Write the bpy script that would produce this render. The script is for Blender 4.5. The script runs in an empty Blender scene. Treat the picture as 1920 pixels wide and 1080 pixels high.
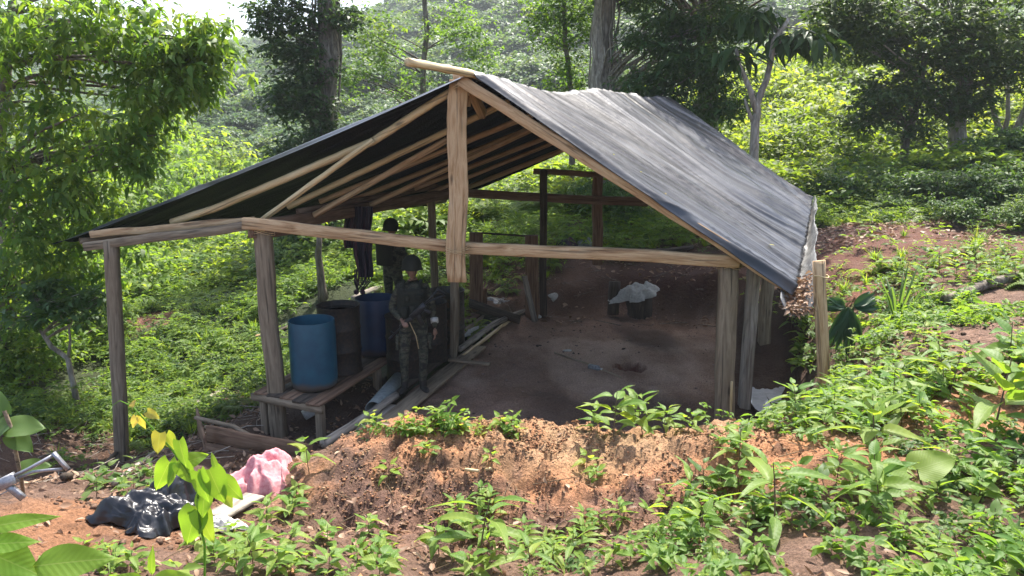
import bpy, bmesh, math, random
import numpy as np
from mathutils import Vector, Matrix, Euler
random.seed(7); rng = np.random.default_rng(11)
S = bpy.context.scene
COL = S.collection

# ---------------------------------------------------------------- camera
CAM_H = 3.4; FPX = 1400.0; PITCH = math.atan(300/1400)
cp, sp = math.cos(PITCH), math.sin(PITCH)
cd = bpy.data.cameras.new('camera'); cam = bpy.data.objects.new('camera', cd); COL.objects.link(cam)
cd.sensor_width = 36; cd.lens = 36*FPX/1920; cd.clip_end = 3000; cd.clip_start = .05
cam.location = (0, 0, CAM_H); cam.rotation_euler = (math.pi/2-PITCH, 0, 0)
S.camera = cam
# ---------------------------------------------------------------- sky and sun
SUN_EL, SUN_AZ = math.radians(60), math.radians(22)      # azimuth clockwise from +Y
w = bpy.data.worlds.new('World'); S.world = w; w.use_nodes = True
nt = w.node_tree; bg = nt.nodes['Background']
sky = nt.nodes.new('ShaderNodeTexSky'); sky.sky_type = 'NISHITA'; sky.sun_disc = False
sky.sun_elevation = SUN_EL; sky.sun_rotation = SUN_AZ; sky.air_density = 1.0; sky.dust_density = 3.5; sky.ozone_density = 1.0
nt.links.new(sky.outputs[0], bg.inputs[0]); bg.inputs[1].default_value = 0.145
sd = bpy.data.lights.new('sun', 'SUN'); sun = bpy.data.objects.new('sun', sd); COL.objects.link(sun)
sd.energy = 4.5; sd.angle = math.radians(.55); sd.color = (1, .95, .86)
sdir = Vector((math.sin(SUN_AZ)*math.cos(SUN_EL), math.cos(SUN_AZ)*math.cos(SUN_EL), math.sin(SUN_EL)))
sun.rotation_euler = sdir.to_track_quat('Z', 'Y').to_euler()
S.view_settings.view_transform = 'Standard'; S.view_settings.look = 'None'
S.view_settings.exposure = 1.6; S.view_settings.gamma = 1
S.cycles.transparent_max_bounces = 12; S.cycles.max_bounces = 8; S.cycles.volume_bounces = 0
# hazy valley air: one closed box round everything, even density
hb = bpy.data.meshes.new('haze'); hx0, hx1, hy0, hy1, hz0, hz1 = -440, 440, -45, 460, -12, 150
hb.from_pydata([(x, y, z) for x in (hx0, hx1) for y in (hy0, hy1) for z in (hz0, hz1)], [], [(0, 1, 3, 2), (4, 6, 7, 5), (0, 4, 5, 1), (2, 3, 7, 6), (0, 2, 6, 4), (1, 5, 7, 3)])
ho = bpy.data.objects.new('haze', hb); COL.objects.link(ho); ho['kind'] = 'stuff'; ho['label'] = 'thin humid haze hanging in the valley air'; ho['category'] = 'haze'
hm = bpy.data.materials.new('haze'); hm.use_nodes = True; hn = hm.node_tree; hn.nodes.remove(hn.nodes['Principled BSDF'])
hv_ = hn.nodes.new('ShaderNodeVolumePrincipled'); hv_.inputs['Density'].default_value = .0006; hv_.inputs['Color'].default_value = (.86, .93, 1, 1); hv_.inputs['Anisotropy'].default_value = .2
hn.links.new(hv_.outputs[0], hn.nodes['Material Output'].inputs['Volume']); hb.materials.append(hm)

# ---------------------------------------------------------------- geometry helpers
def ray(px, py):
    u = (px-960)/FPX; v = (540-py)/FPX
    return u, cp+v*sp, -sp+v*cp
def P(px, py, Y):
    u, y, z = ray(px, py); return Vector((u*Y/y, Y, CAM_H+z*Y/y))
def PZ(px, py, z0):
    u, y, z = ray(px, py); t = (z0-CAM_H)/z; return Vector((u*t, y*t, z0))
def _hash(ix, iy, s):
    n = (ix.astype(np.int64)*374761393 + iy.astype(np.int64)*668265263 + s*1442695041) & 0x7fffffff
    n = ((n ^ (n >> 13))*1274126177) & 0x7fffffff
    return ((n ^ (n >> 16)) & 0xffff)/65535.0
def vnoise(x, y, s=0):
    x = np.asarray(x, float); y = np.asarray(y, float)
    ix = np.floor(x); iy = np.floor(y); fx = x-ix; fy = y-iy
    fx = fx*fx*(3-2*fx); fy = fy*fy*(3-2*fy)
    a = _hash(ix, iy, s); b = _hash(ix+1, iy, s); c = _hash(ix, iy+1, s); d = _hash(ix+1, iy+1, s)
    return (a*(1-fx)+b*fx)*(1-fy)+(c*(1-fx)+d*fx)*fy*1.0
def fbm(x, y, s=0, o=4, gain=.5):
    r = 0; a = 1; t = 0
    for k in range(o):
        r = r+a*(vnoise(x*2**k+k*17.3, y*2**k-k*9.1, s+k)-.5); t += a; a *= gain
    return r/t*2
def sstep(a, b, x):
    t = np.clip((np.asarray(x, float)-a)/(b-a), 0, 1); return t*t*(3-2*t)

def mk_mesh(name, V, T, smooth=False, tint=None, col=None):
    V = np.asarray(V, np.float32); T = np.asarray(T, np.int32)
    k = T.shape[1]
    me = bpy.data.meshes.new(name)
    me.vertices.add(len(V)); me.vertices.foreach_set('co', V.ravel())
    me.loops.add(T.size); me.loops.foreach_set('vertex_index', T.ravel())
    me.polygons.add(len(T)); me.polygons.foreach_set('loop_start', np.arange(0, T.size, k, dtype=np.int32))
    me.polygons.foreach_set('loop_total', np.full(len(T), k, np.int32))
    if smooth: me.polygons.foreach_set('use_smooth', np.ones(len(T), bool))
    me.update(calc_edges=True)
    if tint is not None:
        a = me.attributes.new('tint', 'FLOAT', 'POINT'); a.data.foreach_set('value', np.asarray(tint, np.float32))
    if col is not None:
        a = me.attributes.new('soil', 'FLOAT_COLOR', 'POINT')
        c = np.ones((len(V), 4), np.float32); c[:, :3] = col; a.data.foreach_set('color', c.ravel())
    return me
def merge(parts):
    Vs, Ts, o = [], [], 0
    for V, T in parts:
        V = np.asarray(V, float); T = np.asarray(T, int)
        if T.shape[1] == 4: T = np.concatenate([T[:, [0, 1, 2]], T[:, [0, 2, 3]]])
        Vs.append(V); Ts.append(T+o); o += len(V)
    return np.concatenate(Vs), np.concatenate(Ts)
def obj(name, me, mat=None, parent=None, loc=None, rot=None, smooth=None):
    if smooth: me.polygons.foreach_set('use_smooth', np.ones(len(me.polygons), bool))
    o = bpy.data.objects.new(name, me); COL.objects.link(o)
    if mat is not None and len(me.materials) == 0: me.materials.append(mat)
    if parent is not None: o.parent = parent
    if loc is not None: o.location = loc
    if rot is not None: o.rotation_euler = rot
    return o
def tag(o, label, cat, group=None):
    o['label'] = label; o['category'] = cat
    if group: o['group'] = group
    return o
def thing(name, label, cat, loc=(0, 0, 0), rz=0, group=None):
    o = bpy.data.objects.new(name, None); COL.objects.link(o); o.location = loc; o.rotation_euler = (0, 0, rz)
    o.empty_display_size = .1
    return tag(o, label, cat, group)
def stuff(o, label, cat):
    tag(o, label, cat); o['kind'] = 'stuff'; return o
def copy_tree(o, parent=None):
    c = o.copy(); COL.objects.link(c); c.parent = parent
    for ch in o.children: copy_tree(ch, c)
    return c
def tube(pts, rad, seg=8, cap=True, jit=0.0):
    pts = [Vector(p) for p in pts]; n = len(pts)
    if not hasattr(rad, '__len__'): rad = [rad]*n
    V = []; up = Vector((0.13, .07, 1)).normalized()
    ref = None
    for i in range(n):
        d = (pts[min(i+1, n-1)]-pts[max(i-1, 0)]).normalized()
        if ref is None:
            ref = d.cross(up if abs(d.dot(up)) < .9 else Vector((1, 0, 0))).normalized()
        ref = (ref-d*ref.dot(d)).normalized(); b = d.cross(ref)
        for k in range(seg):
            a = 2*math.pi*k/seg; r = rad[i]*(1+jit*(random.random()-.5))
            V.append(pts[i]+ref*math.cos(a)*r+b*math.sin(a)*r)
    T = []
    for i in range(n-1):
        for k in range(seg):
            a = i*seg+k; b2 = i*seg+(k+1) % seg
            T += [(a, b2, b2+seg), (a, b2+seg, a+seg)]
    if cap:
        V += [pts[0], pts[-1]]; c0 = len(V)-2; c1 = len(V)-1
        for k in range(seg):
            T += [(c0, (k+1) % seg, k), (c1, (n-1)*seg+k, (n-1)*seg+(k+1) % seg)]
    return np.array([tuple(v) for v in V]), np.array(T)
def lathe(prof, seg=32):
    V = [(r*math.cos(2*math.pi*k/seg), r*math.sin(2*math.pi*k/seg), z) for r, z in prof for k in range(seg)]
    T = []
    for i in range(len(prof)-1):
        for k in range(seg):
            a = i*seg+k; b = i*seg+(k+1) % seg
            T.append((a, b, b+seg)); T.append((a, b+seg, a+seg))
    return np.array(V), np.array(T)
def timber_mesh(L, w, t, seg=10, jit=.004, bend=0.0, taper=1.0, roundf=.12, hewn=0.0):
    # local X along, Y width, Z thickness
    V = []; c = min(w, t)*roundf; s = random.random()*100
    ring = [(w/2, t/2-c), (w/2-c, t/2), (-w/2+c, t/2), (-w/2, t/2-c), (-w/2, -t/2+c), (-w/2+c, -t/2), (w/2-c, -t/2), (w/2, -t/2+c)]
    for i in range(seg+1):
        f = i/seg; x = L*f; k = 1+(taper-1)*f
        bo = bend*math.sin(math.pi*f)
        hy = hewn*float(fbm(np.array(f*5+s), np.array(s), 3, 2)); hz = hewn*float(fbm(np.array(f*4+s), np.array(s+9), 5, 2))
        for (y, z) in ring:
            V.append((x+(random.random()-.5)*jit, y*k+hy+(random.random()-.5)*jit, z*k+bo+hz*.5+(random.random()-.5)*jit))
    T = []
    for i in range(seg):
        for k in range(8):
            a = i*8+k; b = i*8+(k+1) % 8; T += [(a, b+8, b), (a, a+8, b+8)]
    T += [(0, k, k+1) for k in range(1, 7)]
    e = seg*8; T += [(e, e+k+1, e+k) for k in range(1, 7)]
    return mk_mesh('timber', V, T)
def orient(o, p0, p1, side=None, org=None):
    """place object whose local X runs p0->p1; side = world direction for local Y"""
    p0 = Vector(p0); p1 = Vector(p1); d = (p1-p0).normalized()
    s = Vector(side) if side is not None else Vector((0, 0, 1)).cross(d)
    s = s-d*s.dot(d)
    if s.length < 1e-3: s = Vector((1, 0, 0))-d*d.x
    s.normalize(); n = d.cross(s)
    M = Matrix((d, s, n)).transposed().to_4x4(); M.translation = p0-(Vector(org) if org is not None else Vector())
    o.matrix_local = M
    return o
def timber(name, p0, p1, w, t, mat, parent=None, side=None, org=None, **k):
    L = (Vector(p1)-Vector(p0)).length
    o = obj(name, timber_mesh(L, w, t, **k), mat, parent)
    return orient(o, p0, p1, side, org)
def pole(name, pts, r, mat, parent=None, org=None, seg=9, jit=.12, taper=1.0, nodes=False):
    pts = [Vector(p) for p in pts]
    Q = []; R = []
    for a, b in zip(pts[:-1], pts[1:]):
        m = max(3, int((b-a).length/.12))
        for i in range(m): Q.append(a.lerp(b, i/m))
    Q.append(pts[-1]); n = len(Q)
    d = (pts[-1]-pts[0]); L = d.length; d.normalize()
    Q = [q+Vector((random.uniform(-1, 1), random.uniform(-1, 1), random.uniform(-1, 1)))*r*.05 for q in Q]
    R = [r*(1+(taper-1)*i/(n-1)) for i in range(n)]
    if nodes:
        for i in range(2, n-1, 3): R[i] *= 1.13
    o0 = Q[0].copy()
    V, T = tube([q-o0 for q in Q], R, seg, True, jit)
    # rotate into local frame (X along) so that grain runs along
    s = Vector((0, 0, 1)).cross(d)
    if s.length < 1e-3: s = Vector((1, 0, 0))
    s.normalize(); nn = d.cross(s); M = Matrix((d, s, nn))
    V = V @ np.array(M).T
    me = mk_mesh(name, V, T, True)
    o = obj(name, me, mat, parent); MM = M.transposed().to_4x4(); MM.translation = o0-(Vector(org) if org is not None else Vector())
    o.matrix_local = MM
    return o

# ---------------------------------------------------------------- materials
def nodes_of(name):
    m = bpy.data.materials.new(name); m.use_nodes = True
    n = m.node_tree.nodes; l = m.node_tree.links; b = n['Principled BSDF']
    return m, n, l, b
def ramp(n, stops):
    r = n.new('ShaderNodeValToRGB'); e = r.color_ramp.elements
    while len(e) < len(stops): e.new(.5)
    for i, (p, c) in enumerate(stops): e[i].position = p; e[i].color = (*c, 1)
    return r
def noise_mat(name, cols, scale=(5, 5, 5), nscale=1.0, detail=6, rough=.85, bump=.3, bdist=.01, bscale=None, metallic=0, spec=.3, coord='Object', distort=0.0, rough_dist=.6):
    m, n, l, b = nodes_of(name)
    tc = n.new('ShaderNodeTexCoord'); mp = n.new('ShaderNodeMapping'); mp.inputs['Scale'].default_value = scale
    l.new(tc.outputs[coord], mp.inputs[0])
    no = n.new('ShaderNodeTexNoise'); no.inputs['Scale'].default_value = nscale; no.inputs['Detail'].default_value = detail
    no.inputs['Roughness'].default_value = rough_dist; no.inputs['Distortion'].default_value = distort
    l.new(mp.outputs[0], no.inputs['Vector'])
    k = len(cols); r = ramp(n, [(.3+.4*i/max(1, k-1), c) for i, c in enumerate(cols)])
    l.new(no.outputs['Fac'], r.inputs[0]); l.new(r.outputs[0], b.inputs['Base Color'])
    b.inputs['Roughness'].default_value = rough; b.inputs['Metallic'].default_value = metallic
    b.inputs['Specular IOR Level'].default_value = spec
    if bump:
        n2 = n.new('ShaderNodeTexNoise'); n2.inputs['Scale'].default_value = bscale or nscale*2; n2.inputs['Detail'].default_value = 8
        l.new(mp.outputs[0], n2.inputs['Vector'])
        bp = n.new('ShaderNodeBump'); bp.inputs['Strength'].default_value = bump; bp.inputs['Distance'].default_value = bdist
        l.new(n2.outputs['Fac'], bp.inputs['Height']); l.new(bp.outputs[0], b.inputs['Normal'])
    return m
M = {}
def wood(name, cols, **k):
    kw = dict(scale=(1.6, 16, 16), nscale=1.5, detail=8, rough=.8, bump=.6, bdist=.006, bscale=3.5, distort=.6)
    kw.update(k); m = M[name] = noise_mat(name, cols, **kw); n = m.node_tree.nodes; l = m.node_tree.links; b = n['Principled BSDF']
    # knots and long drying cracks
    src = b.inputs['Base Color'].links[0].from_socket; tc = n.new('ShaderNodeTexCoord'); mp = n.new('ShaderNodeMapping'); mp.inputs['Scale'].default_value = (2.2, 7, 7) if kw['scale'][0] < kw['scale'][1] else (5, 5, 2)
    l.new(tc.outputs['Object'], mp.inputs[0]); vo = n.new('ShaderNodeTexVoronoi'); vo.inputs['Scale'].default_value = .9; l.new(mp.outputs[0], vo.inputs['Vector'])
    mr = n.new('ShaderNodeMapRange'); mr.inputs['From Min'].default_value = .07; mr.inputs['From Max'].default_value = .17; mr.inputs['To Min'].default_value = .35; mr.inputs['To Max'].default_value = 1; l.new(vo.outputs['Distance'], mr.inputs[0])
    m2 = n.new('ShaderNodeMapping'); m2.inputs['Scale'].default_value = (.7, 22, 22) if kw['scale'][0] < kw['scale'][1] else (16, 16, .7); l.new(tc.outputs['Object'], m2.inputs[0])
    nz = n.new('ShaderNodeTexNoise'); nz.inputs['Scale'].default_value = 1.3; nz.inputs['Detail'].default_value = 3; l.new(m2.outputs[0], nz.inputs['Vector'])
    cr = n.new('ShaderNodeMapRange'); cr.inputs['From Min'].default_value = .33; cr.inputs['From Max'].default_value = .40; cr.inputs['To Min'].default_value = .45; cr.inputs['To Max'].default_value = 1; l.new(nz.outputs['Fac'], cr.inputs[0])
    mm = n.new('ShaderNodeMath'); mm.operation = 'MULTIPLY'; l.new(mr.outputs[0], mm.inputs[0]); l.new(cr.outputs[0], mm.inputs[1])
    mx = n.new('ShaderNodeMix'); mx.data_type = 'RGBA'; mx.blend_type = 'MULTIPLY'; mx.inputs[0].default_value = 1; l.new(src, mx.inputs[6]); l.new(mm.outputs[0], mx.inputs[7]); l.new(mx.outputs[2], b.inputs['Base Color'])
    return m
wood('wood_fresh', [(.20, .105, .05), (.40, .25, .13), (.52, .36, .21), (.36, .21, .10)])
wood('wood_old', [(.12, .088, .058), (.21, .16, .108), (.30, .235, .16)], bump=.5)
wood('wood_grey', [(.12, .10, .08), (.25, .215, .175), (.38, .34, .29)])
wood('wood_red', [(.09, .05, .032), (.17, .10, .062), (.24, .155, .10)])
wood('wood_dark', [(.03, .022, .016), (.06, .045, .033), (.10, .075, .055)])
wood('bamboo', [(.38, .26, .12), (.55, .41, .22), (.62, .5, .3)], scale=(1, 10, 10), rough=.45)
wood('bark', [(.05, .038, .028), (.13, .105, .08), (.24, .21, .17)], scale=(6, 6, 1.6), nscale=2.2, bump=.9, bdist=.03, bscale=4)
wood('bark_pale', [(.10, .085, .065), (.25, .21, .165), (.42, .38, .32)], scale=(6, 6, 1.6), nscale=2.2, bump=.9, bdist=.02, bscale=4)
wood('twig', [(.08, .055, .03), (.16, .11, .06)], scale=(5, 5, 5))

def leaf_mat(name, c1, c2, c3=None, trans=.4, rough=.5, veins=False, tc_=None, spec=.22):
    m, n, l, b = nodes_of(name)
    at = n.new('ShaderNodeAttribute'); at.attribute_name = 'tint'
    oi = n.new('ShaderNodeObjectInfo')
    ad = n.new('ShaderNodeMath'); ad.operation = 'MULTIPLY_ADD'; ad.inputs[1].default_value = .35; l.new(oi.outputs['Random'], ad.inputs[0])
    ad.inputs[2].default_value = -.17
    a2 = n.new('ShaderNodeMath'); a2.operation = 'ADD'; l.new(at.outputs['Fac'], a2.inputs[0]); l.new(ad.outputs[0], a2.inputs[1])
    st = [(0.0, c1), (.6, c2)]
    st.append((1.0, c3 or c2))
    r = ramp(n, st); l.new(a2.outputs[0], r.inputs[0])
    colsock = r.outputs[0]
    if veins:
        tcn = n.new('ShaderNodeTexCoord'); sx = n.new('ShaderNodeSeparateXYZ'); l.new(tcn.outputs['UV' if False else 'Object'], sx.inputs[0])
        ab = n.new('ShaderNodeMath'); ab.operation = 'ABSOLUTE'; l.new(sx.outputs['Y'], ab.inputs[0])
        # side veins run forward from the midrib: phase = x - 0.8|y|
        ph = n.new('ShaderNodeMath'); ph.operation = 'MULTIPLY_ADD'; ph.inputs[1].default_value = -.9; l.new(ab.outputs[0], ph.inputs[0]); l.new(sx.outputs['X'], ph.inputs[2])
        sn = n.new('ShaderNodeMath'); sn.operation = 'MULTIPLY'; sn.inputs[1].default_value = 52.0; l.new(ph.outputs[0], sn.inputs[0])
        fr = n.new('ShaderNodeMath'); fr.operation = 'PINGPONG'; fr.inputs[1].default_value = .5; l.new(sn.outputs[0], fr.inputs[0])
        bp = n.new('ShaderNodeBump'); bp.inputs['Strength'].default_value = .28; bp.inputs['Distance'].default_value = .005
        l.new(fr.outputs[0], bp.inputs['Height']); l.new(bp.outputs[0], b.inputs['Normal'])
        mr = n.new('ShaderNodeMapRange'); mr.inputs['From Min'].default_value = .0; mr.inputs['From Max'].default_value = .0025; mr.inputs['To Min'].default_value = .35; mr.inputs['To Max'].default_value = 0
        l.new(ab.outputs[0], mr.inputs[0])
        mx = n.new('ShaderNodeMix'); mx.data_type = 'RGBA'; l.new(mr.outputs[0], mx.inputs[0]); l.new(colsock, mx.inputs[6]); mx.inputs[7].default_value = (.3, .36, .14, 1)
        colsock = mx.outputs[2]
    l.new(colsock, b.inputs['Base Color']); b.inputs['Roughness'].default_value = rough; b.inputs['Specular IOR Level'].default_value = spec
    tr = n.new('ShaderNodeBsdfTranslucent')
    hs = n.new('ShaderNodeMix'); hs.data_type = 'RGBA'; hs.blend_type = 'MULTIPLY'; hs.inputs[0].default_value = 1
    l.new(colsock, hs.inputs[6]); hs.inputs[7].default_value = tc_ or (2.6, 2.4, .9, 1)
    l.new(hs.outputs[2], tr.inputs[0])
    mi = n.new('ShaderNodeMixShader'); mi.inputs[0].default_value = trans
    l.new(b.outputs[0], mi.inputs[1]); l.new(tr.outputs[0], mi.inputs[2]); l.new(mi.outputs[0], n['Material Output'].inputs[0])
    M[name] = m; return m
leaf_mat('leaf_tree', (.035, .08, .018), (.08, .15, .028), (.15, .20, .04), trans=.5)
leaf_mat('leaf_dark', (.02, .045, .016), (.042, .08, .025), (.08, .12, .035), trans=.35)
leaf_mat('leaf_blue', (.035, .08, .032), (.075, .13, .05), (.12, .17, .07), trans=.4)
leaf_mat('leaf_lime', (.06, .11, .018), (.13, .185, .03), (.22, .25, .045), trans=.5)
leaf_mat('leaf_field', (.055, .115, .022), (.12, .19, .034), (.20, .24, .05), trans=.5)
leaf_mat('leaf_under', (.03, .07, .024), (.065, .12, .035), (.11, .16, .045), trans=.4)
leaf_mat('leaf_seed', (.06, .135, .028), (.115, .195, .036), (.20, .26, .055), trans=.42, veins=True)
leaf_mat('leaf_vine', (.10, .19, .03), (.14, .24, .035), (.22, .26, .05), trans=.5, veins=True)
leaf_mat('leaf_yellow', (.20, .20, .05), (.27, .25, .07), (.30, .24, .10), trans=.4, veins=True)
leaf_mat('leaf_far', (.03, .065, .032), (.062, .11, .05), (.11, .15, .06), trans=.35)
leaf_mat('leaf_palm', (.02, .055, .025), (.03, .075, .03), (.05, .10, .04), trans=.2)
leaf_mat('leaf_dry', (.12, .07, .04), (.22, .13, .08), (.36, .25, .17), trans=.15, tc_=(1.2, 1.1, .9, 1))

# ---------------------------------------------------------------- leaves as geometry
def norm(a): return a/np.maximum(np.linalg.norm(a, axis=-1, keepdims=True), 1e-9)
def leaves(base, d, up, L, W, kind='diamond', droop=.25, fold=.18):
    """vectorised leaf builder; returns V,T, leaves-per-vertex index"""
    N = len(base); d = norm(d); s = norm(np.cross(d, up)); u = np.cross(s, d)
    L = np.broadcast_to(L, (N,))[:, None]; W = np.broadcast_to(W, (N,))[:, None]
    dr = np.broadcast_to(droop, (N,))[:, None]
    if kind == 'diamond':
        mid = base+d*L*.45
        pts = [base, mid+s*W*.5+u*W*fold, mid-s*W*.5+u*W*fold, base+d*L-u*L*dr*.6]
        T0 = np.array([(0, 2, 1), (1, 2, 3)]); 
    elif kind == 'ovate':
        def st(f, wf):
            c = base+d*L*f-u*L*dr*f*f; return c, c+s*W*.5*wf+u*W*fold, c-s*W*.5*wf+u*W*fold
        c1, l1, r1 = st(.28, .95); c2, l2, r2 = st(.65, .72); tip = base+d*L-u*L*dr
        pts = [base, l1, c1, r1, l2, c2, r2, tip]
        T0 = np.array([(0, 2, 1), (0, 3, 2), (1, 2, 5), (1, 5, 4), (2, 3, 6), (2, 6, 5), (4, 5, 7), (5, 6, 7)])
    elif kind == 'blade':
        def st(f, wf):
            c = base+d*L*f-np.array([0, 0, 1.])*L*dr*f*f*f; return c+s*W*.5*wf, c-s*W*.5*wf
        l0, r0 = st(0, .8); l1, r1 = st(.4, 1); l2, r2 = st(.75, .6); tip = base+d*L-np.array([0, 0, 1.])*L*dr
        pts = [l0, r0, l1, r1, l2, r2, tip]
        T0 = np.array([(0, 1, 3), (0, 3, 2), (2, 3, 5), (2, 5, 4), (4, 5, 6)])
    k = len(pts); V = np.stack(pts, 1).reshape(-1, 3)
    T = (T0[None]+(np.arange(N)*k)[:, None, None]).reshape(-1, 3)
    return V, T, k
def rand_dirs(n, zmin=-1, zmax=1):
    z = rng.uniform(zmin, zmax, n); a = rng.uniform(0, 2*math.pi, n); r = np.sqrt(1-z*z)
    return np.stack([r*np.cos(a), r*np.sin(a), z], 1)
def rosette_leaves(centres, per, L, spread=.05, droop=.35, zb=(-.5, .35), wr=.42, kind='diamond', tint_c=None):
    """per leaves radiating from each centre"""
    n = len(centres); c = np.repeat(centres, per, 0); d = rand_dirs(n*per, *zb)
    up = norm(np.array([0, 0, 1.])+rng.normal(0, .35, (n*per, 3)))
    LL = L*rng.uniform(.6, 1.25, n*per)
    V, T, k = leaves(c+d*spread*rng.uniform(0, 1, (n*per, 1)), d, up, LL, LL*wr*rng.uniform(.8, 1.2, n*per), kind, droop)
    tt = rng.uniform(.2, .8, n*per)
    if tint_c is not None: tt = np.clip(tt*.5+np.repeat(tint_c, per)*.6, 0, 1)
    return V, T, np.repeat(tt, k)
# ---------------------------------------------------------------- terrain height field
CT = [(228,865,9.3),(525,828,8.7),(50,800,9.5),(130,765,11),(300,700,12.5),(400,550,18),(400,480,26),(200,600,15),(200,480,25),
 (100,935,5.0),(250,945,5.2),(40,1000,4.0),(300,1000,4.2),(300,925,5.0),(560,960,4.6),(600,1020,3.9),
 (640,835,5.5),(760,812,5.4),(900,806,5.4),(1010,812,5.5),(1120,832,5.5),(1300,822,5.3),(1250,870,4.9),(1400,828,5.2),(960,900,4.95),(760,900,4.95),(960,960,4.6),(960,1040,4.0),(760,1040,4.0),
 (1500,765,6.0),(1560,728,7.6),(1650,640,7.5),(1900,600,8),(1900,800,5),(1900,1000,3.5),(1500,1000,3.7),(1300,950,4.3),(1700,850,4.6),(1650,740,6.1),
 (1600,450,13),(1700,400,16),(1800,335,22),(1560,560,10.5),(1900,460,12.5),(1700,520,10.5),(1480,640,9.9),
 (1200,452,15.5),(1000,445,16),(1200,300,40),(1500,300,35),(900,480,15.5),(900,400,22),(800,400,30),(600,450,22),(600,550,14.5),(850,530,14.6),
 (1340,480,14.5),(1440,500,13.2),(1700,290,36),(1900,300,32),(1050,350,30)]
pts = [tuple(P(*c)) for c in CT]
pts += [(0,0,1.9),(-2,1,1.75),(-6,0,1.3),(6,0,2.2),(-10,5,-.2),(-14,12,-1.2),(-15,25,-1.3),(-15,40,-1.2),(10,4,2.2),(13,10,2.4),(14,18,2.6),(16,40,3.2),(0,-4,2.2),(-8,-4,1.4),(9,-4,2.5),(0,2.2,1.55),(-1.8,2.3,1.5),(2,2.2,1.6),
        (-6,45,-.6),(3,45,1.8),(-3.0,10.5,-.35),(-1.5,10.5,-.1),(-2.6,9.2,-.2),(-3.2,8.6,-.28),(-2.5,7.6,-.15),(-1.9,7.2,-.1),(0,8.5,0),(1,8.5,0),(0,12,0),(2,12,.05),(-4,12,-.65),(-4.6,10,-.8),(-3.2,7.2,.0),(-4.2,7.0,-.05),(-5.5,7.5,-.45)]
PT = np.array(pts)
def _tps_fit(X, z, lam=.02):
    r2 = ((X[:, None]-X[None])**2).sum(-1); K = .5*r2*np.log(r2+1e-9); n = len(X)
    A = np.zeros((n+3, n+3)); A[:n, :n] = K+lam*np.eye(n); A[:n, n:] = np.c_[np.ones(n), X]; A[n:, :n] = A[:n, n:].T
    return np.linalg.solve(A, np.r_[z, 0, 0, 0])
_w = _tps_fit(PT[:, :2], PT[:, 2])
def tps(X, Y):
    sh = X.shape; q = np.c_[X.ravel(), Y.ravel()]; out = np.zeros(len(q))
    for i, p in enumerate(PT[:, :2]):
        r2 = ((q-p)**2).sum(1); out += _w[i]*.5*r2*np.log(r2+1e-9)
    return (out+_w[-3]+_w[-2]*q[:, 0]+_w[-1]*q[:, 1]).reshape(sh)
def far_h(X, Y):
    t = X/330.
    base = -1.2+3.6*sstep(-20, 20, X)
    s = np.interp(t, [-1.3, -.6, -.35, -.16, -.04, .1, .3, .7, 1.3], [.14, .085, .045, .062, .16, .22, .20, .15, .15])
    crest = s*330+3.4
    rise = sstep(34, 335, Y+15*fbm(X/40, Y/40, 4, 3))**1.25
    spur = 2*np.exp(-((X+34)/16)**2-((Y-95)/30)**2)+4*np.exp(-((X+10)/14)**2-((Y-80)/22)**2)
    return base+crest*rise*(1+.10*fbm(X/60, Y/60, 6, 4))+spur+.03*np.maximum(0, Y-38)
# slab: floor of the shelter (flat, trampled clay)
SLAB = [PZ(648,818,0).xy, PZ(1000,592,0).xy, PZ(1180,586,0).xy, PZ(1352,600,0).xy, PZ(1358,800,0).xy, Vector((2.2,6.9)), Vector((-1.5,6.9))]
def poly_sd(X, Y, poly):
    ins = np.zeros(X.shape, bool); d = np.full(X.shape, 1e9); n = len(poly)
    for i in range(n):
        a = poly[i]; b = poly[(i+1) % n]
        ex, ey = b[0]-a[0], b[1]-a[1]; t = np.clip(((X-a[0])*ex+(Y-a[1])*ey)/(ex*ex+ey*ey), 0, 1)
        d = np.minimum(d, np.hypot(X-a[0]-t*ex, Y-a[1]-t*ey))
        c = ((a[1] > Y) != (b[1] > Y)) & (X < (b[0]-a[0])*(Y-a[1])/((b[1]-a[1]) or 1e-9)+a[0]); ins ^= c
    return np.where(ins, -d, d)
def seg_d(X, Y, P_):
    d = np.full(X.shape, 1e9)
    for a, b in zip(P_[:-1], P_[1:]):
        ex, ey = b[0]-a[0], b[1]-a[1]; t = np.clip(((X-a[0])*ex+(Y-a[1])*ey)/(ex*ex+ey*ey), 0, 1)
        d = np.minimum(d, np.hypot(X-a[0]-t*ex, Y-a[1]-t*ey))
    return d
TRENCH = [PZ(1440,800,-.2).xy, PZ(1435,720,-.2).xy, PZ(1442,650,-.1).xy]
DITCH = [PZ(640,830,-.2).xy, PZ(712,765,-.15).xy, PZ(770,700,-.1).xy]
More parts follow.
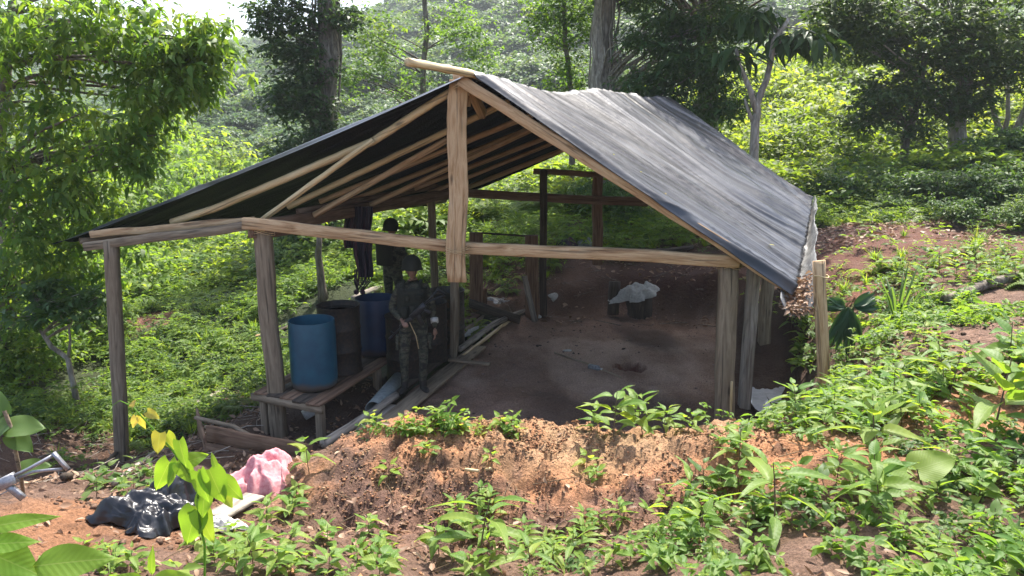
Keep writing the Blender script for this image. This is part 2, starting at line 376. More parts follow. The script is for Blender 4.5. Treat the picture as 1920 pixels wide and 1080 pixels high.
def height(X, Y, micro=True):
    X = np.asarray(X, float); Y = np.asarray(Y, float)
    near = tps(np.clip(X, -18, 18), np.clip(Y, -4, 46))
    k = np.maximum(sstep(13, 20, np.abs(X))*sstep(20, 30, Y+np.abs(X)*.5), sstep(30, 46, Y))
    z = near*(1-k)+far_h(X, Y)*k
    sd_ = poly_sd(X, Y, SLAB)
    m = 1-sstep(-.05, .38, sd_+.10*fbm(X*2.5, Y*2.5, 31, 3))
    # behind the crest the spoil heap drops to the floor
    crest = 5.62+.16*fbm(X*1.3, X*0+3, 12, 3)
    drop = sstep(crest, crest+1.1, Y)*(1-sstep(7.6, 8.6, Y))*(1-sstep(2.0, 3.2, X))*sstep(-3.4, -1.2, X)
    z = z*(1-drop)+np.minimum(z, 0.0)*drop
    z = z*(1-m)+0.0*m
    dt = seg_d(X, Y, TRENCH); z = z-(z+.22)*(1-sstep(.2, 1.15, dt))*(1-sstep(9.6, 12.5, Y))
    dd = seg_d(X, Y, DITCH); z = z-.12*(1-sstep(.1, .35, dd))
    if micro:
        fade = np.exp(-np.maximum(Y-6, 0)/7)*np.exp(-np.maximum(np.abs(X)-7, 0)/5)
        rough = (1-m*.85)
        heap = np.exp(-(((X-.15)/1.85)**4))*np.exp(-(((Y-5.0)/1.05)**4))
        z = z+rough*(.10*fbm(X*.9, Y*.9, 1, 3)*sstep(3, 5, Y)+fade*(.05*fbm(X*3, Y*3, 2, 3)))
        r1 = 1-np.abs(fbm(X*4.2, Y*3.2, 21, 4)); r2 = fbm(X*11, Y*9, 22, 4)
        bank = np.exp(-(((X+.0)/1.45)**4))*sstep(4.25, 5.15, Y+.12*fbm(X*1.7, Y, 28, 3))*(1-sstep(5.5, 6.1, Y))
        z = z+bank*.02-np.exp(-(((X-.1)/1.8)**4))*.08*np.exp(-((Y-4.4)/.35)**2)
        z = z+heap*(.15*(r1-.75)+.07*r2+.022*fbm(X*24, Y*22, 25, 3))
        z = z+heap*.10*np.floor(2.2*vnoise(X*2.1+.4*Y, Y*2.6, 27))/2.2
        # crumbs everywhere near
        z = z+fade*rough*(.032*fbm(X*12, Y*12, 23, 4)+.014*fbm(X*40, Y*40, 24, 2))
        z = z+m*(.05*fbm(X*3.2, Y*3.2, 8, 4)+.028*fbm(X*12, Y*12, 9, 3))
        # the broken hole in the floor
        hx, hy = HOLE; dh = np.hypot((X-hx)/.24, (Y-hy)/.20)+.25*fbm(X*9, Y*9, 40, 2)
        z = z-.16*(1-sstep(.6, 1.05, dh))*m
    return z
HOLE = PZ(1180, 688, 0).xy
def gz(x, y): return float(height(np.array([x]), np.array([y]))[0])
def G(px, py, lo=2.0, hi=60):
    u, yy, zz = ray(px, py); Ys = np.geomspace(lo, hi, 260)
    X = u/yy*Ys; Z = CAM_H+zz/yy*Ys; h = height(X, Ys)
    b = np.nonzero(Z < h)[0]
    i = b[0] if len(b) else len(Ys)-1
    if i > 0 and len(b):
        a0 = Z[i-1]-h[i-1]; a1 = Z[i]-h[i]; f = a0/(a0-a1); Y = Ys[i-1]+f*(Ys[i]-Ys[i-1])
    else: Y = Ys[i]
    x = u/yy*Y; return Vector((x, Y, gz(x, Y)))
def axis_coords(lo, a, b, hi, step, g):
    c = list(np.arange(a, b, step)); s = step; v = b
    while v < hi: c.append(v); s = min(s*g, 9); v += s
    c.append(hi); s = step; v = a; L = []
    while v > lo: s = min(s*g, 9); v -= s; L.append(max(v, lo))
    return np.array(sorted(set(L+c)))
xs = axis_coords(-420, -4.2, 5.2, 420, .034, 1.035); ys = axis_coords(-30, 3.0, 9.0, 440, .034, 1.022)
GX, GY = np.meshgrid(xs, ys); GZ = height(GX, GY)
# pull the near skirt outwards a little for overhangs on the heap
hv = np.exp(-(((GX-.15)/1.85)**4))*np.exp(-(((GY-5.0)/1.05)**4))
DX = hv*.03*fbm(GX*7, GY*7+GZ*6, 51, 3); DY = -hv*.04*(fbm(GX*6+GZ*5, GY*6, 52, 3))
# soil colours (albedo)
def blob(px, py, r, Y=None):
    p = G(px, py) if Y is None else P(px, py, Y)
    return np.exp(-(((GX-p.x)**2+(GY-p.y)**2)/r**2)**1.5)
n1 = fbm(GX*1.4, GY*1.4, 61, 4)[..., None]; n2 = fbm(GX*6, GY*6, 62, 4)[..., None]; n3 = fbm(GX*20, GY*20, 63, 3)[..., None]
C = np.array
orange = C([.35, .165, .08])+n2*C([.11, .055, .03])+n3*C([.05,.03,.02]); tan = C([.31, .19, .105])+n3*C([.06, .04, .03])
litter = C([.13, .078, .055])+n2*C([.05, .03, .02])+n3*C([.05, .035, .03]); redb = C([.11, .048, .033])+n2*.03  # redb: shade over the red path is put into a darker red-brown
dark = C([.055, .032, .022])+n2*.015; gsoil = C([.035, .045, .018])+n2*.01; slabc = C([.25, .155, .108])+n1*C([.05, .04, .037])+n2*C([.05, .038, .03])
far_g = C([.03, .05, .018])*np.ones_like(n1)
col = gsoil*np.ones_like(n1)
def mixc(c, new, m):
    m = np.clip(m, 0, 1)[..., None]; return c*(1-m)+new*m
noi = (n2[..., 0]+n1[..., 0])*.5
front = (1-sstep(6.4, 7.4, GY+noi*.6))
rightb = sstep(1.6, 2.4, GX)*(1-sstep(12.5, 15, GY))
col = mixc(col, litter, front); col = mixc(col, litter, rightb)
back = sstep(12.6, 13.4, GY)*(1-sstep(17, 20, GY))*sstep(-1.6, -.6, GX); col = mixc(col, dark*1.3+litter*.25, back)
col = mixc(col, dark, (1-sstep(-4.6, -3.8, -(-GX*0+GX*-1)*-1))*0)
shade = sstep(-7.4, -6.4, GX+.3*noi)*(1-sstep(-1.9, -1.2, GX))*sstep(5.9, 6.6, GY)*(1-sstep(10.2, 11.4, GY+.5*(GX+3)))  # dark litter soil with the left roof's shade painted in
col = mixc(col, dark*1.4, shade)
heapm = np.exp(-(((GX-.15)/1.75)**4))*np.exp(-(((GY-5.2)/.95)**4))
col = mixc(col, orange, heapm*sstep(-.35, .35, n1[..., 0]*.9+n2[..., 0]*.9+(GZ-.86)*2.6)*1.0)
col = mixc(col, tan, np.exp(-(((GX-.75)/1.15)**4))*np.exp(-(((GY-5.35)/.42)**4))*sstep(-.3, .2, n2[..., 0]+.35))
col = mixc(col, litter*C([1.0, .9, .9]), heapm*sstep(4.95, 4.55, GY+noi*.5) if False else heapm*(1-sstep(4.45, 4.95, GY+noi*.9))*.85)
for (bx, by, br, cc) in [(240,945,.38,orange*.85),(150,975,.6,orange*.55+litter*.2),(60,1010,.5,orange*.5+litter*.2),(330,1000,.4,orange*.35+litter*.4),(1840,770,.55,orange),(1480,850,.45,orange),(1600,850,.35,orange),(1720,780,.3,orange),
                         (1620,430,1.8,redb),(1560,470,1.7,redb),(1700,460,2.0,redb),(1830,480,1.5,redb),(1620,540,.6,redb*1.5),(1800,640,1.0,litter*1.25),(1250,560,1.2,redb*.55),(310,565,.9,redb*1.2),(290,600,.8,redb*1.3)]:
    col = mixc(col, cc, blob(bx, by, br)*sstep(-.5, .1, n2[..., 0]+.2))
sdm = poly_sd(GX, GY, SLAB); slabm = 1-sstep(-.02, .3, sdm)
wet = sstep(.05, .45, fbm(GX*.9+3, GY*.6, 71, 3))
dust = sstep(.15, .6, fbm(GX*1.1+9, GY*.7+4, 73, 4))
sc_ = slabc*(1-.5*wet[..., None])+C([.24, .19, .15])*dust[..., None]*.75
col = mixc(col, sc_, slabm)
dh = np.hypot((GX-HOLE[0])/.25, (GY-HOLE[1])/.2); col = mixc(col, C([.12, .045, .03])*np.ones_like(n1), 1-sstep(.8, 1.15, dh))
col = mixc(col, dark*.9, 1-sstep(.3, .8, seg_d(GX, GY, TRENCH)))
col = mixc(col, far_g, sstep(26, 40, GY))
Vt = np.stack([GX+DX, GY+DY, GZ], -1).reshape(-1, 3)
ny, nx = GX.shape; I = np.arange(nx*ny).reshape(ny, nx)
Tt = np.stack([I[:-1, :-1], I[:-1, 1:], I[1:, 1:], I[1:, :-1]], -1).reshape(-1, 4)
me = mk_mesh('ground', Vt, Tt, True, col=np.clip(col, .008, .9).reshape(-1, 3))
m, n, l, b = nodes_of('soil')
at = n.new('ShaderNodeAttribute'); at.attribute_name = 'soil'
tc = n.new('ShaderNodeTexCoord')
a1 = n.new('ShaderNodeTexNoise'); a1.inputs['Scale'].default_value = 55; a1.inputs['Detail'].default_value = 8; a1.inputs['Roughness'].default_value = .7; l.new(tc.outputs['Object'], a1.inputs['Vector'])
a2 = n.new('ShaderNodeTexVoronoi'); a2.inputs['Scale'].default_value = 70; l.new(tc.outputs['Object'], a2.inputs['Vector'])
mr = n.new('ShaderNodeMapRange'); mr.inputs['From Min'].default_value = .3; mr.inputs['From Max'].default_value = .7; mr.inputs['To Min'].default_value = .42; mr.inputs['To Max'].default_value = 1.45; l.new(a1.outputs['Fac'], mr.inputs[0])
mx = n.new('ShaderNodeMix'); mx.data_type = 'RGBA'; mx.blend_type = 'MULTIPLY'; mx.inputs[0].default_value = 1; l.new(at.outputs['Color'], mx.inputs[6]); l.new(mr.outputs[0], mx.inputs[7])
l.new(mx.outputs[2], b.inputs['Base Color']); b.inputs['Roughness'].default_value = .92; b.inputs['Specular IOR Level'].default_value = .25
bp = n.new('ShaderNodeBump'); a3 = n.new('ShaderNodeTexNoise'); a3.inputs['Scale'].default_value = 17; a3.inputs['Detail'].default_value = 7; a3.inputs['Roughness'].default_value = .65; l.new(tc.outputs['Object'], a3.inputs['Vector'])
sm_ = n.new('ShaderNodeMath'); sm_.operation = 'MULTIPLY_ADD'; sm_.inputs[1].default_value = 2.5; l.new(a3.outputs['Fac'], sm_.inputs[0]); l.new(a1.outputs['Fac'], sm_.inputs[2])
bp.inputs['Strength'].default_value = 1; bp.inputs['Distance'].default_value = .016; l.new(sm_.outputs[0], bp.inputs['Height'])
l.new(bp.outputs[0], b.inputs['Normal'])
M['soil'] = m
ground = obj('ground', me, m); ground['kind'] = 'structure'; ground['label'] = 'trampled clay floor, spoil heap, weedy field and forested hills'
# puddle in the side trench and water at the heap's foot
pw = noise_mat('water', [(.30, .31, .33), (.42, .43, .45)], rough=.05, bump=.02, spec=.5, nscale=2)  # pale colour paints the bright sky's reflection into the water
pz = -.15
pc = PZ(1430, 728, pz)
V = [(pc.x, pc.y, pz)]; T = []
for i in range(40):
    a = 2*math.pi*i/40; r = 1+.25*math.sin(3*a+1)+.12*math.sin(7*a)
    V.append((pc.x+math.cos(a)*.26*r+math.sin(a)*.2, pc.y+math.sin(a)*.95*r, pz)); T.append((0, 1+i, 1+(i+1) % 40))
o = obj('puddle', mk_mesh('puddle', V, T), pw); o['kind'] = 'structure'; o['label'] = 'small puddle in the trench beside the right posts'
# ---------------------------------------------------------------- the shelter
SH = Vector((0, 9.5, 0))
shelter = thing('shelter', 'open shelter of rough timber posts under a black plastic tarp roof', 'shelter', SH)
UP = Vector((0, 0, 1))
def post(px0, py0, Y0, px1, py1, Y1, w, mat='wood_old', t=None, sink=.25, **k):
    a = P(px0, py0, Y0); b_ = P(px1, py1, Y1); d = (a-b_).normalized(); b_ = b_-d*sink
    return timber('post', b_, a, w, t or w*.8, M[mat], shelter, side=(1, 0, 0), org=SH, hewn=.02, seg=14, **k)
gY = dict(outer=9.25, left=8.75, king=8.45, right=8.2)
post(208, 450, 9.25, 229, 868, 9.25, .155, 'wood_old')
post(489, 418, 8.75, 526, 830, 8.75, .19, 'wood_old')
post(1366, 497, 8.2, 1356, 800, 8.2, .20, 'wood_old')
post(1414, 500, 9.3, 1395, 760, 9.3, .15, 'wood_grey')
post(1440, 505, 11.0, 1432, 640, 11.0, .17, 'wood_old')
post(1474, 470, 12.6, 1468, 560, 12.6, .17, 'wood_dark')
post(1019, 318, 13.3, 1018, 580, 13.3, .13, 'wood_dark')
post(808, 335, 13.2, 815, 545, 13.2, .13, 'wood_old')
post(1120, 325, 13.4, 1120, 470, 13.4, .18, 'wood_red')
post(853, 420, 10.9, 851, 670, 10.9, .13, 'wood_old'); 
# king post, hewn board hanging on the tie beam
o = timber('king_post', P(856, 528, 8.42), P(861, 150, 8.42), .215, .07, M['wood_fresh'], shelter, side=(1, 0, 0), org=SH, hewn=.03, seg=22, bend=.0, jit=.008)
timber('king_post', P(866, 200, 8.62), P(866, 140, 8.62), .2, .1, M['wood_fresh'], shelter, side=(1, 0, 0), org=SH)
def beam(a, b_, w, t=None, mat='wood_fresh', name='beam', side=UP, **k):
    kk = dict(hewn=.016, seg=16); kk.update(k)
    return timber(name, P(*a), P(*b_), w, t or w*.6, M[mat], shelter, side=side, org=SH, **kk)
beam((456, 418, 8.62), (860, 463, 8.55), .135, .09, seg=18); beam((850, 464, 8.555), (1386, 489, 8.08), .135, .1, seg=18, bend=-.02)
beam((160, 462, 9.3), (470, 424, 8.9), .11, .09, 'wood_old'); beam((172, 440, 9.42), (476, 412, 9.0), .09, .07)
beam((470, 438, 8.66), (540, 432, 9.2), .12, .10, 'wood_red', seg=5)                                      # packing block on the left post
beam((500, 424, 8.9), (850, 362, 13.6), .17, .1, 'wood_red', 'wall_plate'); beam((1366, 497, 8.2), (1480, 462, 12.9), .14, .1, 'wood_old', 'wall_plate')
beam((840, 360, 13.45), (1215, 380, 13.2), .15, .09, 'wood_red'); beam((1000, 320, 13.4), (1130, 329, 13.35), .10, .07, 'wood_red')
beam((560, 400, 9.6), (830, 345, 13.5), .10, .08, 'wood_red', 'purlin')
# rafters: (upper end) -> (lower end)
for nm, a, b_, w in [('rafter', (853, 166, 8.5), (325, 415, 9.35), .115), ('brace', (700, 262, 8.62), (492, 412, 8.85), .085),
                     ('rafter', (955, 190, 9.35), (540, 388, 9.7), .10), ('brace', (838, 262, 9.55), (588, 404, 9.6), .10),
                     ('rafter', (1000, 214, 10.3), (600, 378, 10.5), .10), ('brace', (1000, 242, 10.8), (694, 384, 10.9), .095),
                     ('rafter', (1040, 222, 11.4), (650, 380, 11.6), .10), ('rafter', (1070, 240, 12.3), (720, 376, 12.5), .10), ('rafter', (1230, 212, 13.5), (800, 382, 13.9), .11),
                     ('rafter', (1150, 222, 12.9), (760, 380, 13.1), .09)]:
    pl_ = [P(*a), P(*b_)] if b_[0] != 325 else [P(849, 170, 8.5), P(699, 265, 8.75), P(400, 392, 9.2), P(322, 416, 9.35)]
    pole(nm, pl_, w*.40, M['wood_fresh' if random.random() < .75 else 'bamboo'], shelter, SH, jit=.1)
timber('rafter', P(862, 150, 8.32), P(1478, 538, 7.92), .12, .07, M['wood_fresh'], shelter, side=UP, org=SH, hewn=.03, seg=20)
for a, b_ in [((960, 195, 9.5), (1490, 480, 9.2)), ((1080, 200, 11.2), (1500, 430, 10.6)), ((1240, 205, 13.6), (1515, 392, 12.5))]:
    pole('rafter', [P(*a)-UP*.1, P(*b_)-UP*.08], .05, M['wood_fresh'], shelter, SH)
pole('ridge_pole', [P(764, 116, 7.35), P(886, 139, 8.28), P(1030, 184, 10.6)-UP*.08, P(1262, 198, 13.9)-UP*.1], .040, M['bamboo'], shelter, SH, nodes=True)
pole('eave_pole', [P(150, 452, 9.5), P(835, 376, 14.3)], .045, M['wood_old'], shelter, SH)
pole('eave_pole', [P(1478, 545, 8.0)-UP*.03, P(1516, 383, 12.6)-UP*.05], .045, M['wood_fresh'], shelter, SH)
timber('king_post', P(905, 215, 8.9), P(872, 145, 8.42), .12, .08, M['wood_fresh'], shelter, side=UP, org=SH, seg=6)

# tarp -------------------------------------------------------------------------
m, n, l, b = nodes_of('tarp')
tc = n.new('ShaderNodeTexCoord'); no = n.new('ShaderNodeTexNoise'); no.inputs['Scale'].default_value = 1.7; no.inputs['Detail'].default_value = 9; no.inputs['Roughness'].default_value = .65
l.new(tc.outputs['Object'], no.inputs['Vector']); r = ramp(n, [(.32, (.005, .006, .009)), (.50, (.024, .027, .034)), (.74, (.056, .061, .072))])
at = n.new('ShaderNodeAttribute'); at.attribute_name = 'tint'
mxx = n.new('ShaderNodeMath'); mxx.operation = 'MULTIPLY_ADD'; mxx.inputs[1].default_value = .45; l.new(at.outputs['Fac'], mxx.inputs[0])
sc0 = n.new('ShaderNodeMath'); sc0.operation = 'MULTIPLY'; sc0.inputs[1].default_value = .55; l.new(no.outputs['Fac'], sc0.inputs[0]); l.new(sc0.outputs[0], mxx.inputs[2])
l.new(mxx.outputs[0], r.inputs[0]); l.new(r.outputs[0], b.inputs['Base Color'])
r2 = n.new('ShaderNodeMapRange'); r2.inputs['From Min'].default_value = .3; r2.inputs['From Max'].default_value = .7; r2.inputs['To Min'].default_value = .28; r2.inputs['To Max'].default_value = .5; l.new(no.outputs['Fac'], r2.inputs[0]); l.new(r2.outputs[0], b.inputs['Roughness'])
b.inputs['Specular IOR Level'].default_value = .5
nb = n.new('ShaderNodeTexNoise'); nb.inputs['Scale'].default_value = 14; nb.inputs['Detail'].default_value = 6; l.new(tc.outputs['Object'], nb.inputs['Vector'])
bp = n.new('ShaderNodeBump'); bp.inputs['Strength'].default_value = .35; bp.inputs['Distance'].default_value = .012; l.new(nb.outputs['Fac'], bp.inputs['Height']); l.new(bp.outputs[0], b.inputs['Normal'])
M['tarp'] = m
def curve(ptsu, u):
    us = [p[0] for p in ptsu]; A = np.array([tuple(p[1]) for p in ptsu])
    return np.stack([np.interp(u, us, A[:, i]) for i in range(3)], -1)
def smooth1(a, k=9):
    pad = np.concatenate([np.repeat(a[:1], k, 0), a, np.repeat(a[-1:], k, 0)]); ker = np.ones(2*k+1)/(2*k+1)
    return np.stack([np.convolve(pad[:, i], ker, 'valid') for i in range(3)], -1)
def Yl(f, a=8.22, b_=13.9): return a+(b_-a)*f
RIDGE = [(0, P(886, 140, 8.22)), (.16, P(952, 157, Yl(.16))), (.36, P(1035, 181, Yl(.36))), (.43, P(1065, 178, Yl(.43))), (.56, P(1120, 171, Yl(.56))), (.70, P(1168, 178, Yl(.7))), (.8, P(1198, 185, Yl(.8))), (.92, P(1236, 184, Yl(.92))), (1, P(1262, 196, Yl(1)))]
EAVER = [(0, P(1486, 553, 7.82)), (1, P(1523, 374, 12.7))]
EAVEL = [(0, P(99, 463, 9.55)), (1, P(812, 386, 14.5))]
NU, NV = 300, 110
uu = np.linspace(0, 1, NU); vv = np.linspace(0, 1, NV)
rid = smooth1(curve(RIDGE, uu), 5)
U_, V_ = np.meshgrid(uu, vv, indexing='ij')
def slope(eave, side):
    ev = curve(eave, uu)
    if side > 0: ev = ev+np.stack([0*uu, 0*uu, .03*np.sin(uu*19)*uu+.02*np.sin(uu*41)], -1)
    Pm = rid[:, None]*(1-V_[..., None])+ev[:, None]*V_[..., None]
    # unit normal, roughly
    du = np.gradient(Pm, axis=0); dv = np.gradient(Pm, axis=1); N = norm(np.cross(du, dv)); N *= np.sign(N[..., 2:3])
    # cloth sags between rafters and wrinkles run from ridge to eave
    sag = -.045*np.sin(np.pi*((U_*6.3) % 1))**2*np.sin(np.pi*V_)*(.4+.6*U_)
    wv = U_+.03*np.sin(V_*5+U_*9)+.018*fbm(V_*3, U_*3, 81, 2)
    rg = 1-np.abs(fbm(wv*30, V_*.8, 87, 2))*2.6
    wr = .022*fbm(wv*42, V_*1.0, 82, 3)+.016*fbm(wv*105, V_*1.2, 83, 2)*(.4+V_*.6)+.020*np.clip(rg, 0, 1)**3
    wr += -.02*np.exp(-((U_-.60+.10*V_)/.012)**2)*sstep(.15, .3, V_)+.02*np.exp(-((U_-.33-.05*V_)/.02)**2)
    far = sstep(.55, 1, U_)
    wr += far*(.05*fbm(wv*13+V_*2, V_*1.6, 84, 3))+far*sstep(.7, 1, V_)*.03*fbm(U_*30, V_*8, 85, 3)
    crumple = .012*fbm(U_*26, V_*22, 86, 3)*sstep(.8, 1, V_)
    edge = sstep(0, .03, U_)
    Pm = Pm+N*((sag+wr+crumple)*(.3+.7*edge)+.035)[..., None]
    if side > 0:
        roll = np.exp(-(U_/.018)**2); Pm = Pm+N*(.03*np.exp(-((U_-.018)/.012)**2))[..., None]-N*(.05*roll)[..., None]
    else:   # front hem hangs over the rafter
        hem = 1-sstep(0, .018, U_); Pm[..., 2] -= hem*.085*np.sin(np.pi*np.clip(V_*1.02, 0, 1))**.5
        Pm[..., 1] -= hem*.02; Pm[..., 2] -= .05*np.sin(np.pi*V_)*(1-hem)*sstep(.02, .2, U_)
    return Pm
def gridmesh(name, Pm, org, tint=None):
    a, b_ = Pm.shape[:2]; I = np.arange(a*b_).reshape(a, b_)
    T = np.stack([I[:-1, :-1], I[1:, :-1], I[1:, 1:], I[:-1, 1:]], -1).reshape(-1, 4)
    return mk_mesh(name, Pm.reshape(-1, 3)-np.array(org), T, True, tint=tint)
PR = slope(EAVER, 1); PL = slope(EAVEL, -1)
full = np.concatenate([PL[:, ::-1], PR[:, 1:]], 1)
Wf = U_+.03*np.sin(V_*5+U_*9)+.018*fbm(V_*3, U_*3, 81, 2)
dust_fold_shade = np.clip(.5+1.1*fbm(Wf*75, V_*1.1, 201, 3)+.5*fbm(Wf*14, V_*2, 202, 3)-.45*np.clip(1-np.abs(fbm(Wf*30, V_*.8, 87, 2))*5, 0, 1), 0, 1)  # dusty streaks that also paint wrinkle shading into the tarp colour
tarp = obj('tarp_roof', gridmesh('tarp_roof', full, SH, np.concatenate([dust_fold_shade[:, ::-1], dust_fold_shade[:, 1:]], 1).ravel()), M['tarp'], shelter)
sm = tarp.modifiers.new('thick', 'SOLIDIFY'); sm.thickness = .004; sm.material_offset = 1
tarp.data.materials.clear(); tarp.data.materials.append(noise_mat('tarp_under', [(.003, .003, .005), (.005, .005, .008), (.014, .013, .014)], nscale=3, rough=.5, bump=.6, bdist=.015, bscale=9, spec=.08)); tarp.data.materials.append(M['tarp'])
# gutter: a long trough of plastic along the right eave
M['plastic_grey'] = noise_mat('plastic_grey', [(.08, .085, .09), (.16, .165, .17), (.28, .285, .285)], nscale=5, rough=.35, bump=.5, bdist=.02, bscale=9, spec=.5)
ng, nr = 120, 22
G0 = P(1474, 556, 7.72); G1 = P(1512, 385, 12.5)
A0 = P(1462, 552, 7.68); B0 = P(1530, 548, 7.62); A1 = P(1514, 378, 12.6); B1 = P(1529, 376, 12.5)
Gm = np.zeros((ng, nr, 3))
for i in range(ng):
    f = i/(ng-1); a = np.array(A0.lerp(A1, f)); c = np.array(B0.lerp(B1, f)); c[2] += .05*math.sin(f*7)*(1-f)+.015*math.sin(f*23)*(1-f)+.08*sstep(0, .12, f)
    c[0] += .02*math.sin(f*17)
    for j in range(nr):
        g = j/(nr-1); p = a*(1-g)+c*g; depth = .23*(1-.35*f)*(1-abs(2*g-1)**2.4)
        p[2] -= depth; p[2] += .02*float(fbm(np.array(f*20), np.array(g*5), 90, 2)); p[0] += .015*float(fbm(np.array(f*30), np.array(g*4), 91, 2))
        if i < 8: p[1] -= .03*math.sin(g*9)*(8-i)/8; p[2] -= .03*(8-i)/8
        Gm[i, j] = p
gut = obj('gutter', gridmesh('gutter', Gm, SH), M['plastic_grey'], shelter); sm = gut.modifiers.new('thick', 'SOLIDIFY'); sm.thickness = .003
gut['label'] = 'pale plastic sheet folded into a hanging gutter'
# dead leaves lying in the gutter mouth
k = 420; f = rng.uniform(-.005, .16, k)**1.0; g = rng.uniform(.2, .85, k)
ii = np.clip((f*(ng-1)).astype(int), 0, ng-1); jj = (g*(nr-1)).astype(int)
c = Gm[ii, jj]+np.stack([rng.normal(0, .015, k), rng.normal(0, .03, k), rng.uniform(.01, .11, k)], -1)
V, T, kk = leaves(c, rand_dirs(k, -.5, .5), rand_dirs(k, .2, 1), rng.uniform(.05, .1, k), rng.uniform(.02, .045, k), 'ovate', .3)
stuff(obj('dead_leaves', mk_mesh('dead_leaves', V, T, tint=np.repeat(rng.uniform(0, 1, k), kk)), M['leaf_dry']), 'brown dead leaves filling the mouth of the plastic gutter', 'dead leaves')
# stray leaves on the tarp
k = 7; ii = rng.integers(8, 60, k); jj = rng.integers(20, NV-4, k)
V, T, kk = leaves(PR[ii, jj]+np.array([0, 0, .012]), rand_dirs(k, -.2, .2), np.tile([.5, -.3, .8], (k, 1)), rng.uniform(.04, .07, k), .025, 'ovate', .1)
stuff(obj('fallen_leaves', mk_mesh('fallen_leaves', V, T, tint=np.repeat(rng.uniform(.3, 1, k), kk)), M['leaf_yellow']), 'a few yellow leaves fallen on the black tarp', 'leaves')
# stake holding the gutter, with a wire tie
tS = thing('stake', 'upright light timber stake tied with wire beside the gutter mouth', 'stake', P(1545, 735, 7.6))
timber('board', P(1547, 760, 7.6), P(1535, 489, 7.6), .125, .04, M['wood_fresh'], tS, side=(1, 0, 0), org=tS.location, seg=8, hewn=.01)
wp = P(1540, 518, 7.57); V, T = tube([(math.cos(a)*.075, math.sin(a)*.045, .012*math.sin(a*2)) for a in np.linspace(0, 6.3, 16)], .006, 5)
obj('wire', mk_mesh('wire', V, T, True), M['bamboo'], tS, loc=wp-tS.location)

# ---------------------------------------------------------------- work table with drums
cs = [PZ(478, 733, .225), PZ(602, 757, .225)]
ax = (PZ(735, 672, .225)-cs[1]); ax.z = 0; axn = ax.normalized(); Lt = 2.2
wid = cs[1]-cs[0]; wn = wid.normalized()
tb = thing('low_table', 'low rough plank table under the blue drum', 'table', cs[0]-UP*.225)
for i in range(5):
    a = cs[0]+wid*((i+.5)/5)-UP*.02; timber('plank', a-axn*random.uniform(0, .04), a+axn*(Lt+random.uniform(-.1, .1)), wid.length/5-.008, .035, M['wood_dark' if i % 2 else 'wood_red'], tb, side=wn, org=tb.location, seg=6)
timber('edge_board', cs[0]-UP*.075-wn*.05-axn*.01, cs[1]-UP*.075+wn*.02-axn*.01, .035, .09, M['wood_old'], tb, side=axn, org=tb.location)
for a in (cs[0]+axn*.05+wn*.1, cs[1]+axn*.05-wn*.06, cs[1]+axn*1.5-wn*.06, cs[0]+axn*1.6+wn*.1):
    timber('leg', Vector((a.x, a.y, -.5)), Vector((a.x, a.y, .17)), .10, .09, M['wood_old'], tb, side=wn, org=tb.location, seg=4)

def plastic_mat(name, c, c2, dirt):
    m, n, l, b = nodes_of(name); tc = n.new('ShaderNodeTexCoord'); sx = n.new('ShaderNodeSeparateXYZ'); l.new(tc.outputs['Object'], sx.inputs[0])
    no = n.new('ShaderNodeTexNoise'); no.inputs['Scale'].default_value = 6; no.inputs['Detail'].default_value = 6; l.new(tc.outputs['Object'], no.inputs['Vector'])
    r = ramp(n, [(.35, c), (.65, c2)]); l.new(no.outputs['Fac'], r.inputs[0])
    ad = n.new('ShaderNodeMath'); ad.operation = 'MULTIPLY_ADD'; ad.inputs[1].default_value = .12; l.new(no.outputs['Fac'], ad.inputs[0]); l.new(sx.outputs['Z'], ad.inputs[2])
    mr = n.new('ShaderNodeMapRange'); mr.inputs['From Min'].default_value = .13; mr.inputs['From Max'].default_value = .19; mr.inputs['To Min'].default_value = .85; mr.inputs['To Max'].default_value = 0; l.new(ad.outputs[0], mr.inputs[0])
    mx = n.new('ShaderNodeMix'); mx.data_type = 'RGBA'; l.new(mr.outputs[0], mx.inputs[0]); l.new(r.outputs[0], mx.inputs[6]); mx.inputs[7].default_value = (*dirt, 1)
    l.new(mx.outputs[2], b.inputs['Base Color']); b.inputs['Roughness'].default_value = .45
    bp = n.new('ShaderNodeBump'); bp.inputs['Strength'].default_value = .2; bp.inputs['Distance'].default_value = .01; l.new(no.outputs['Fac'], bp.inputs['Height']); l.new(bp.outputs[0], b.inputs['Normal'])
    M[name] = m
plastic_mat('blue_plastic', (.009, .055, .095), (.015, .085, .13), (.10, .07, .05)); plastic_mat('blue_dark', (.006, .02, .055), (.010, .032, .08), (.04, .03, .03))
M['metal_dark'] = noise_mat('metal_dark', [(.03, .025, .02), (.06, .055, .045), (.11, .06, .035)], nscale=4, rough=.5, bump=.3, spec=.5, metallic=.3)
M['metal_rust'] = noise_mat('metal_rust', [(.012, .011, .010), (.028, .021, .017), (.06, .035, .024)], nscale=5, rough=.6, bump=.4, spec=.4, metallic=.2)
M['liquid'] = noise_mat('liquid', [(.012, .01, .01), (.03, .025, .02)], rough=.04, bump=.03, spec=.6)
